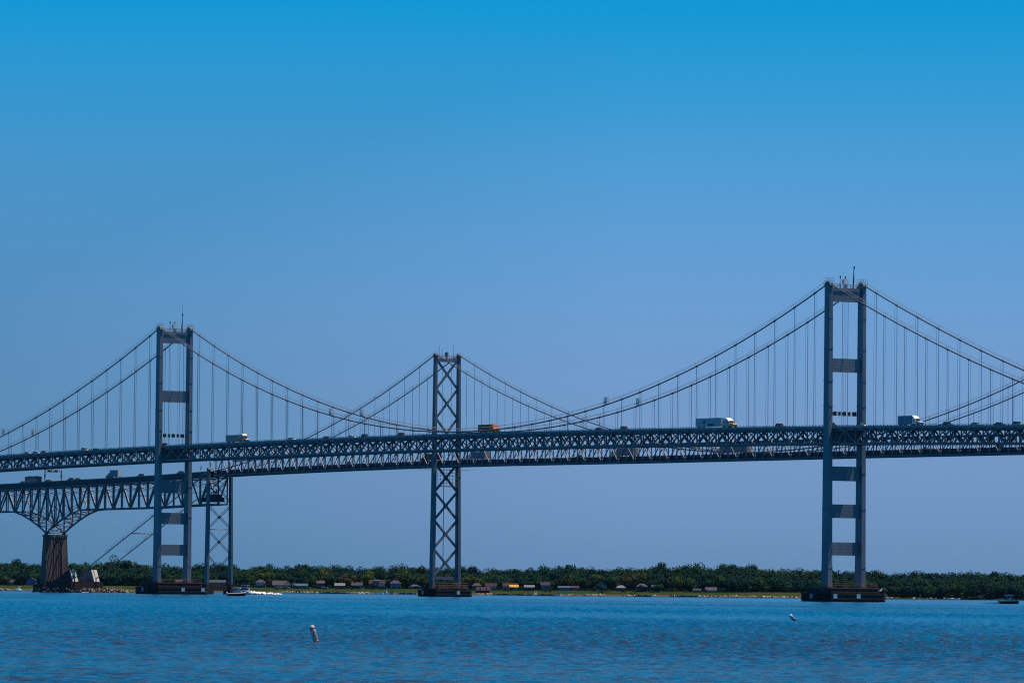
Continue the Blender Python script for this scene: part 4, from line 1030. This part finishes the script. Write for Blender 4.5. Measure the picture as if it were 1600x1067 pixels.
house(745, 921, 16, 3.2, 1.8, 'darkblue', 'rbrown', 'dark blue house just right of the lattice tower pier', 'hip')
house(767, 922, 19, 3.4, 1.9, 'white', 'rred', 'white house with dull red roof', 'gable')
hA = house(797, 922, 25, 3.4, 2.0, 'white', 'rred', 'white house with red roof and bright yellow awning', 'gable', chim=False)
W_ = 25/2.27
MB().add([(-.6, -4.9, 2.3), (W_/2+.4, -4.9, 2.3), (W_/2+.4, -3.75, 3.9), (-.6, -3.75, 3.9), (-.6, -4.9, 2.15), (W_/2+.4, -4.9, 2.15), (W_/2+.4, -3.75, 3.75), (-.6, -3.75, 3.75)], [(0,1,2,3), (7,6,5,4), (0,4,5,1), (1,5,6,2), (2,6,7,3), (3,7,4,0)]).build('awning', M['awning'], hA)
house(827, 922, 17, 2.6, 1.3, 'darkblue', 'rwhite', 'bungalow with white roof and dark blue wall')
house(852, 921, 15, 3.6, 2.2, 'blue', 'rplum', 'blue house with plum coloured roof', 'gable', chim=True)
house(882, 923, 22, 2.8, .9, 'blue', 'rblue', 'long blue bungalow with flat blue roof')
house(899, 923, 11, 2.6, 1.3, 'grey', 'rplum', 'small plum roofed cottage right of the long blue bungalow')
house(940, 923, 17, 4.6, 2.4, 'blue', 'rgrey', 'tall blue house with its gable facing the water', 'front')
house(970, 923, 16, 2.6, 1.6, 'darkblue', 'rwhite', 'dark cottage with whitish roof and red chimney', 'hip', chim=True)
house(1003, 923, 19, 3.5, 1.9, 'darkblue', 'rpink', 'dark walled house under a pink hipped roof', 'hip')
house(1024, 923, 12, 3.0, 1.3, 'darkblue', 'rblue', 'small cottage with blue roof')
house(1089, 926, 13, 2.2, 1.0, 'grey', 'rgrey', 'small blue grey shed left of the pale striped roof house', name='shed')
house(1111, 927, 19, 2.6, 1.9, 'blue', 'rpink', 'house with pale pink striped roof at the right end of the row', 'gable')
house(1381, 929, 16, 3.0, 2.0, 'darkblue', 'rwhite', 'dark house with whitish roof behind the near tower pier', 'hip', 4026)
house(16, 915, 10, 3.0, 1.3, 'darkblue', 'rgrey', 'dark house with narrow grey roof at the far left of the shore', 'gable', 4050)
house(49, 915, 17, 4.2, 2.2, 'blue', 'rgrey', 'blue house with grey roof left of the tapered pier', 'front', 4045)
house(338, 914, 32, 3.2, 1.6, 'grey', 'rgrey', 'long grey building seen through the trestle bent', 'gable', 4050)
house(284, 914, 20, 3.2, 1.5, 'brownw', 'rbrown', 'brown building seen between the legs of the box tower', 'gable', 4050)
house(755, 931, 22, .9, 2.2, 'brownw', 'rplum', 'dark plum roofed boathouse at the water edge right of the lattice tower pier', 'gable', 4012, name='boathouse')

# parked cars by the houses
for px, Y, mt, lab in [(437, 4028, 'white', 'white car parked before the pink roofed house'), (447, 4024, 'white', 'white car parked before the white gabled wing'), (508, 4028, 'white', 'white car beside the tall narrow blue house'),
                       (569, 4028, 'white', 'white car between the brown roofed house and the big red gabled house'), (1070, 4030, 'rust', 'reddish car on the grass left of the small shed')]:
    c = at(px, 920, Y); make_car(empty('parked_car', (c.x, c.y, 3.3), 0, lab, 'car', 'cars parked by the shore houses'), M[mt], 1)

# rocks along the waterline and round the anchorage
def shore_z(x): return 3.0 * math.sin(x * .021) + 1.6 * math.sin(x * .083 + 1) + .8 * math.sin(x * .31)
rk = MB()
for a, b, dens in [(0, 26, 1), (42, 54, 1), (438, 500, 1.2), (541, 582, 1.3), (745, 768, .8), (868, 880, .6), (889, 903, 1), (912, 946, 1.4), (974, 992, .7), (1018, 1026, .8), (1040, 1058, .8), (1090, 1120, .6), (1120, 1256, 1), (1384, 1402, .6), (1420, 1500, .15)]:
    for k in range(int((b - a) * dens * 2.2)):
        px = random.uniform(a, b); c = at(px, 927, SY); y = SY + shore_z(c.x) + random.uniform(-1, 6)
        rk.rock((c.x, y, random.uniform(.1, .9)), random.uniform(.35, .95))
tag(rk.build('riprap', M['rock_pale']), 'pale boulders along the far waterline', 'rocks', None, 'stuff')
rk = MB()
for k in range(900):
    t = random.uniform(AN - 44, AN + 30); y = random.gauss(2, 6) if t < AN - 6 else random.choice((11, -10.5, -11, -12, -12)) + random.gauss(0, 1.0)
    hmax = 2.2 * min(1, (t - (AN - 46)) / 8) * max(.2, 1 - abs(y - 2) / 16) if t < AN - 6 else 2.0
    w_ = WP(B1, t, y, random.uniform(-.2, hmax)); rk.rock(w_, random.uniform(.4, .95))
tag(rk.build('riprap', M['rock']), 'tan boulder mound beside the cable anchorage', 'rocks', None, 'stuff')

# bulkhead and docks
def dock(px, Y, ln, lab):
    c = at(px, 928, Y); d = empty('dock', (c.x, c.y, 0), 0, lab, 'dock', 'docks on the far shore')
    MB().box(-.9, .9, -ln, 2, 1.25, 1.45).build('deck', M['rust'], d)
    for k in range(5):
        for s in (1, -1): MB().tube([(s*.85, -ln+.3+k*(ln)/4, -1), (s*.85, -ln+.3+k*ln/4, 2.0)], .14, 6).build('post', M['fender'], d)
dock(466, SY, 12, 'dark dock left of the tall narrow blue house'); dock(612, SY, 14, 'dark dock below the square blue house'); dock(872, SY, 12, 'dark dock below the long blue bungalow'); dock(1050, SY, 12, 'dark dock near the right end of the house row')
for a, b, lab in [(500, 540, 'dark timber bulkhead below the white roofed cottage'), (622, 650, 'dark timber bulkhead left of the lattice tower pier'), (770, 832, 'dark bulkhead below the yellow awning house'), (840, 868, 'dark bulkhead below the plum roofed house'), (990, 1018, 'dark bulkhead below the pink hipped roof house'), (1058, 1090, 'dark bulkhead below the small shed')]:
    mb = MB(); pa, pb = at(a, 928, SY), at(b, 928, SY); n = 8
    for k in range(n):
        x0, x1 = lerp(pa.x, pb.x, k/n), lerp(pa.x, pb.x, (k+1)/n); y0 = SY + shore_z((x0+x1)/2) - 1.0
        mb.box(x0, x1+.002, y0, y0+2.0, -1, .75 + .35*((k*7) % 3)/2); mb.box(x0, x0+.3, y0-.3, y0-.01, -1, 1.4)
    tag(mb.build('bulkhead', M['girder']), lab, 'bulkhead', 'bulkheads on the far shore')

# ------------------------------------------------------------------ boats
def hull(ln, bm, dr, h0, h1):
    """lofted hull, bow at +x; returns MB"""
    st = np.linspace(0, 1, 9); sec = []
    for f in st:
        x = -ln/2 + ln*f; b = bm/2 * (1 - max(0, (f-.45)/.55)**2.2); z = h0 + (h1-h0)*f**2; k = -dr * (1 - max(0, (f-.75)/.25)**2*.9)
        sec.append([(x, -b, z), (x, -b*.92, z*.35), (x, -b*.5, k*.6), (x, 0, k), (x, b*.5, k*.6), (x, b*.92, z*.35), (x, b, z)])
    mb = MB(); vs_ = [v for s_ in sec for v in s_]; n = 7; fs = []
    for i in range(8):
        for j in range(n-1): fs.append((i*n+j, (i+1)*n+j, (i+1)*n+j+1, i*n+j+1))
    fs.append(tuple(range(n))); mb.add(vs_, fs)
    dk = [(s_[0][0], s_[0][1]*.96, s_[0][2]-.12) for s_ in sec] + [(s_[6][0], s_[6][1]*.96, s_[6][2]-.12) for s_ in sec][::-1]
    mb.add(dk, [tuple(range(len(dk)))]); return mb, sec
def console_boat(pos, rz, ln, label, hm, group=None):
    b = empty('motorboat', pos, rz, label, 'boat', group); mb, sec = hull(ln, 2.5, .45, .75, 1.15)
    mb.build('hull', M[hm], b)
    g = MB()
    for s in (0, 6): g.tube([Vector(x[s]) + Vector((0, 0, .1)) for x in sec], .2, 6)
    g.build('gunwale', M['cream'], b)
    MB().box(-.4, .6, -.5, .5, .5, 1.7).prism([(.1, 1.7), (.65, 1.7), (.35, 2.2), (.2, 2.2)], -.45, .45).build('console', M['white'], b, bevel=.06)
    tt = MB().prism([(-1.6, 2.7), (1.4, 2.7), (1.2, 2.95), (0, 3.1), (-1.4, 2.95)], -1.1, 1.1).build('canopy', M['cream' if 'cream' in label else 'white'], b, bevel=.05)
    for x in (-.9, .7):
        for s in (1, -1): MB().tube([(x, s*.8, .6), (x*.9, s*.85, 2.75)], .045, 5).build('post', M['silver'], tt)
    MB().box(-ln/2-.7, -ln/2-.1, -.3, .3, -.3, 1.45).build('outboard', M['white'], b, bevel=.1)
    for y in (.25, -.3):
        pr = person('person', (-.75 if y > 0 else .9, y*1.6, .95), M['grey_box'], M['dark'])
        pr.location = b.matrix_basis @ Vector((-.75 if y > 0 else 1.6, y*1.6, .35)); pr.rotation_euler = (0, 0, rz); pr['label'] = ('person in grey standing at the wheel' if y > 0 else 'person in grey standing towards the bow') + ' of the ' + label.split('boat ')[0].replace('dark hulled ', '') + 'boat with ' + ('cream canopy' if 'cream' in label else 'white canopy')
        pr['category'] = 'person'
    return b
def person(name, loc, shirt, trousers, seated=False):
    """small standing or seated figure: one skinned body, clothing by torso colour"""
    me = bpy.data.meshes.new(name)
    if seated:
        J = [(0,0,.25),(0,0,.5),(0,0,.78),(0,0,.86),(0,0,1.02),(.42,.1,.3),(.8,.1,.12),(.42,-.1,.3),(.8,-.1,.12),(0,.2,.75),(.22,.32,.55),(.45,.25,.55),(0,-.2,.75),(.22,-.32,.55),(.45,-.25,.55)]
    else:
        J = [(0,0,.92),(0,0,1.15),(0,0,1.42),(0,0,1.5),(0,0,1.66),(0,.1,.48),(.02,.12,.04),(0,-.1,.48),(.02,-.12,.04),(0,.2,1.38),(.05,.27,1.1),(.2,.24,.95),(0,-.2,1.38),(.05,-.27,1.1),(.2,-.24,.95)]
    E = [(0,1),(1,2),(2,3),(3,4),(0,5),(5,6),(0,7),(7,8),(2,9),(9,10),(10,11),(2,12),(12,13),(13,14)]
    rad = [.16,.16,.17,.065,.11,.085,.055,.085,.055,.075,.05,.04,.075,.05,.04]
    me.from_pydata(J, E, []); me.materials.append(shirt)
    o = bpy.data.objects.new(name, me); col.objects.link(o)
    sk = o.modifiers.new('skin', 'SKIN')
    for v, r_ in zip(me.skin_vertices[0].data, rad): v.radius = (r_, r_)
    me.skin_vertices[0].data[0].use_root = True
    o.modifiers.new('sub', 'SUBSURF').levels = 1
    z = 1.04 if seated else 1.68
    MB().tube([(0, 0, z-.02), (0, 0, z+.06), (0, 0, z+.11)], [.115, .1, .05], 8).build('hair', M['brown_box'], o)
    o.location = loc; return o
def wake(pos, rz, ln, wd, h, seed, label):
    g = random.Random(seed); mb = MB()
    for k in range(150):
        f = g.random(); x = -f*ln; y = g.gauss(0, wd*(.35+.5*f)); r_ = g.uniform(.25, .8) * (1 - .6*f) * h
        mb.rock((x, y, r_*.35), r_)
    o = mb.build('wake_foam', M['foam'], None, True); o.location = pos; o.rotation_euler = (0, 0, rz); tag(o, label, 'wake', None, 'stuff')
p = at(370, 931, 2080); p.z = 0
console_boat(p, R(-4), 6.3, 'dark hulled console boat with cream canopy by the trestle bent pier', 'navy')
p = at(1577, 943, 1985); p.z = 0
console_boat(p, R(6), 6.6, 'dark hulled console boat with white canopy at the right edge of the bay', 'navy')
wake(p + Vector((-3.6, 0, 0)), R(6), 6, .5, .45, 2, 'thin white wake behind the console boat at the right edge')
# cabin cruiser
p = at(381, 928.5, 2700); p.z = 0
b = empty('cabin_cruiser', p, R(200), 'white cabin cruiser with red canvas top speeding behind the dark console boat', 'boat')
mb, sec = hull(10.5, 3.6, .6, 1.3, 2.0); mb.build('hull', M['white'], b)
MB().prism([(-2.5, 1.4), (3.6, 1.7), (2.3, 2.7), (1.4, 3.2), (-2.4, 3.2)], -1.4, 1.4).build('cabin', M['white'], b, bevel=.08)
MB().prism([(-1.8, 2.2), (2.5, 2.3), (1.7, 2.95), (-1.8, 2.95)], -1.43, 1.43).build('window', M['glass'], b)
MB().box(-2.4, 1.0, -1.35, 1.35, 4.2, 4.4).build('flybridge_roof', M['white'], b)
MB().box(-2.6, .7, -1.3, 1.3, 4.9, 5.5).build('canvas_top', M['red'], b, bevel=.1)
pm = MB()
for x in (-2.2, .7):
    for s in (1, -1): pm.tube([(x, s*1.2, 3.2), (x, s*1.2, 4.95)], .06, 5)
pm.build('post', M['silver'], b)
wp_ = at(389, 927.5, 2700); wp_.z = 0
wake(wp_, R(180), 15, 1.6, 1.8, 4, 'churned white wake trailing right of the cabin cruiser')
# small boat at the far left
def skiff(pos, rz, ln, label, hm='white', cabin=True):
    b = empty('small_boat', pos, rz, label, 'boat', None); mb, sec = hull(ln, 2.3, .4, .7, 1.1); mb.build('hull', M[hm], b)
    if cabin:
        c = MB().prism([(-.9, .7), (1.3, .8), (.6, 2.1), (-.9, 2.1)], -.85, .85).build('cabin', M['white'], b, bevel=.06)
        MB().prism([(-.7, 1.3), (1.1, 1.3), (.55, 1.9), (-.7, 1.9)], -.87, .87).build('window', M['glass'], c)
        MB().box(-1.3, .9, -1, 1, 2.9, 3.05).tube([(-1.1, .8, .7), (-1.1, .8, 2.9)], .05, 5).tube([(-1.1, -.8, .7), (-1.1, -.8, 2.9)], .05, 5).tube([(.6, .8, 2.05), (.6, .8, 2.9)], .05, 5).tube([(.6, -.8, 2.05), (.6, -.8, 2.9)], .05, 5).build('canopy', M['white'], b)
    return b
def wpos(px, py, Y): q = at(px, py, Y); q.z = 0; return q
skiff(wpos(30, 924, 3500), R(70), 7, 'small white cabin boat left of the tapered pier')
skiff(wpos(592, 928, 3985), R(15), 7, 'white boat moored below the big red gabled house', cabin=False)
skiff(wpos(602, 928, 3988), R(170), 6, 'white cabin boat moored right of another below the big red gabled house')
skiff(wpos(836, 930, 3985), R(100), 8, 'cream boat moored below the white roofed bungalow', 'cream')
skiff(wpos(872, 930, 3982), R(20), 5, 'small white boat moored at the dock below the long blue bungalow', cabin=False)
skiff(wpos(1483, 940, 3985), R(10), 6.5, 'white boat anchored left of two close together, under the dark wooded bank', cabin=False)
skiff(wpos(1493, 940, 3985), R(10), 6.5, 'white boat anchored close beside another, under the dark wooded bank', cabin=False)
# kayaks by the anchorage
for px, mt, sh, lab in [(134, 'white', 'dark', 'white kayak left of the lime shirted paddler'), (145, 'navy', 'lime', 'dark kayak carrying the lime shirted paddler'), (154, 'red', 'dark', 'red kayak right of the lime shirted paddler')]:
    q = wpos(px, 927.5, 2760); k = empty('kayak', q, R(5), lab, 'kayak', 'kayaks by the cable anchorage')
    mb = MB(); xs_ = np.linspace(-2, 2, 9); sec = []
    for x in xs_:
        f = 1 - (abs(x)/2.05)**2; sec.append([(x, -.42*f, .22), (x, -.3*f, -.05), (x, .3*f, -.05), (x, .42*f, .22), (x, 0, .34)])
    vs_ = [v for s_ in sec for v in s_]; fs = []
    for i in range(8):
        for j in range(5): fs.append((i*5+j, (i+1)*5+j, (i+1)*5+(j+1) % 5, i*5+(j+1) % 5))
    mb.add(vs_, fs + [(0,1,2,3,4), (44,43,42,41,40)]).build('hull', M[mt], k)
    pr = person('person', q + Vector((0, 0, .05)), M[sh], M['dark'], True); pr.rotation_euler = (0, 0, R(5))
    tag(pr, 'paddler in a ' + ('lime' if sh == 'lime' else 'dark') + ' shirt seated in the ' + ('white' if mt == 'white' else 'red' if mt == 'red' else 'dark') + ' kayak', 'person')

# ------------------------------------------------------------------ buoys
def band(r, z0, z1, n=40, r2=None):
    mb = MB(); vs_ = []
    for rr, z in ((r, z0), (r, z1), (r-.012, z1), (r-.012, z0)):
        vs_ += [(rr*math.cos(2*math.pi*k/n), rr*math.sin(2*math.pi*k/n), z) for k in range(n)]
    return mb.add(vs_, [(j*n+k, j*n+(k+1) % n, ((j+1) % 4)*n+(k+1) % n, ((j+1) % 4)*n+k) for j in range(4) for k in range(n)])
def diamond(r, zc, hw_, hh, th, az):
    mb = MB(); pts = [(0, hh), (hw_, 0), (0, -hh), (-hw_, 0)]; n = 8
    for a, b in zip(pts, pts[1:] + pts[:1]):
        for k in range(n):
            f0, f1 = k/n, (k+1)/n; q = []
            for f in (f0, f1):
                for sc_ in (1, 1 - th): 
                    u, v = lerp(a[0], b[0], f)*sc_, lerp(a[1], b[1], f)*sc_
                    for rr in (r+.006, r-.004): q.append((rr*math.cos(az + u/r), rr*math.sin(az + u/r), zc+v))
            mb.add(q, [(0,2,6,4), (1,5,7,3), (0,4,5,1), (2,3,7,6), (0,1,3,2), (4,6,7,5)])
    return mb
q = at(494.5, 1003, 277); q.z = 0
by = empty('marker_buoy', q, 0, 'white cylindrical marker buoy with orange bands and diamond, leaning left', 'buoy')
by.rotation_euler = (R(-3), R(-17), 0)
rb = .128
prof = [(-.5, rb), (.74, rb), (.80, rb*.93), (.835, rb*.7), (.85, rb*.3), (.853, .004)]
MB().tube([(0, 0, z) for z, r_ in prof], [r_ for z, r_ in prof], 40).build('body', M['buoy_white'], by, True)
band(rb+.004, .66, .735).build('band', M['buoy_orange'], by, True); band(rb+.004, .02, .085).build('band', M['buoy_orange'], by, True)
diamond(rb, .385, .115, .17, .36, R(-90+30)).build('diamond', M['buoy_orange'], by)
MB().tube([(0, 0, -.55), (0, 0, -.02)], rb+.006, 32).build('waterline_growth', M['buoy_dark'], by, True)
q = at(1243, 972, 545); q.z = 0
by = empty('mooring_buoy', q, 0, 'small white and blue buoy lying tilted on the water before the near tower pier', 'buoy')
by.rotation_euler = (R(-4), R(-43), 0); by.scale = (.86, .86, .86)
MB().tube([(0, 0, z) for z in (.44, .86, .92, .94)], [.2, .2, .16, .01], 28).build('body', M['buoy_white'], by, True)
MB().tube([(0, 0, .17), (0, 0, .44)], .185, 28).build('band', M['buoy_blue'], by, True)
MB().tube([(0, 0, -.2), (0, 0, .0), (0, 0, .17)], [.1, .19, .2], 28).build('float_collar', M['buoy_dark'], by, True)

# ------------------------------------------------------------------ air between the camera and the far shore
hz = MB().box(-60000, 60000, -100, 21000, -5, 140)
hm = bpy.data.materials.new('haze_air'); hm.use_nodes = True
HN, HL = hm.node_tree.nodes, hm.node_tree.links
HN.remove(HN['Principled BSDF']); pv = HN.new('ShaderNodeVolumePrincipled'); pv.inputs['Color'].default_value = (.25, .55, 1, 1); pv.inputs['Density'].default_value = 4e-6; pv.inputs['Anisotropy'].default_value = .2
HL.new(pv.outputs['Volume'], HN['Material Output'].inputs['Volume'])
tag(hz.build('haze', hm), 'thin blue haze over the bay', None, None, 'stuff')
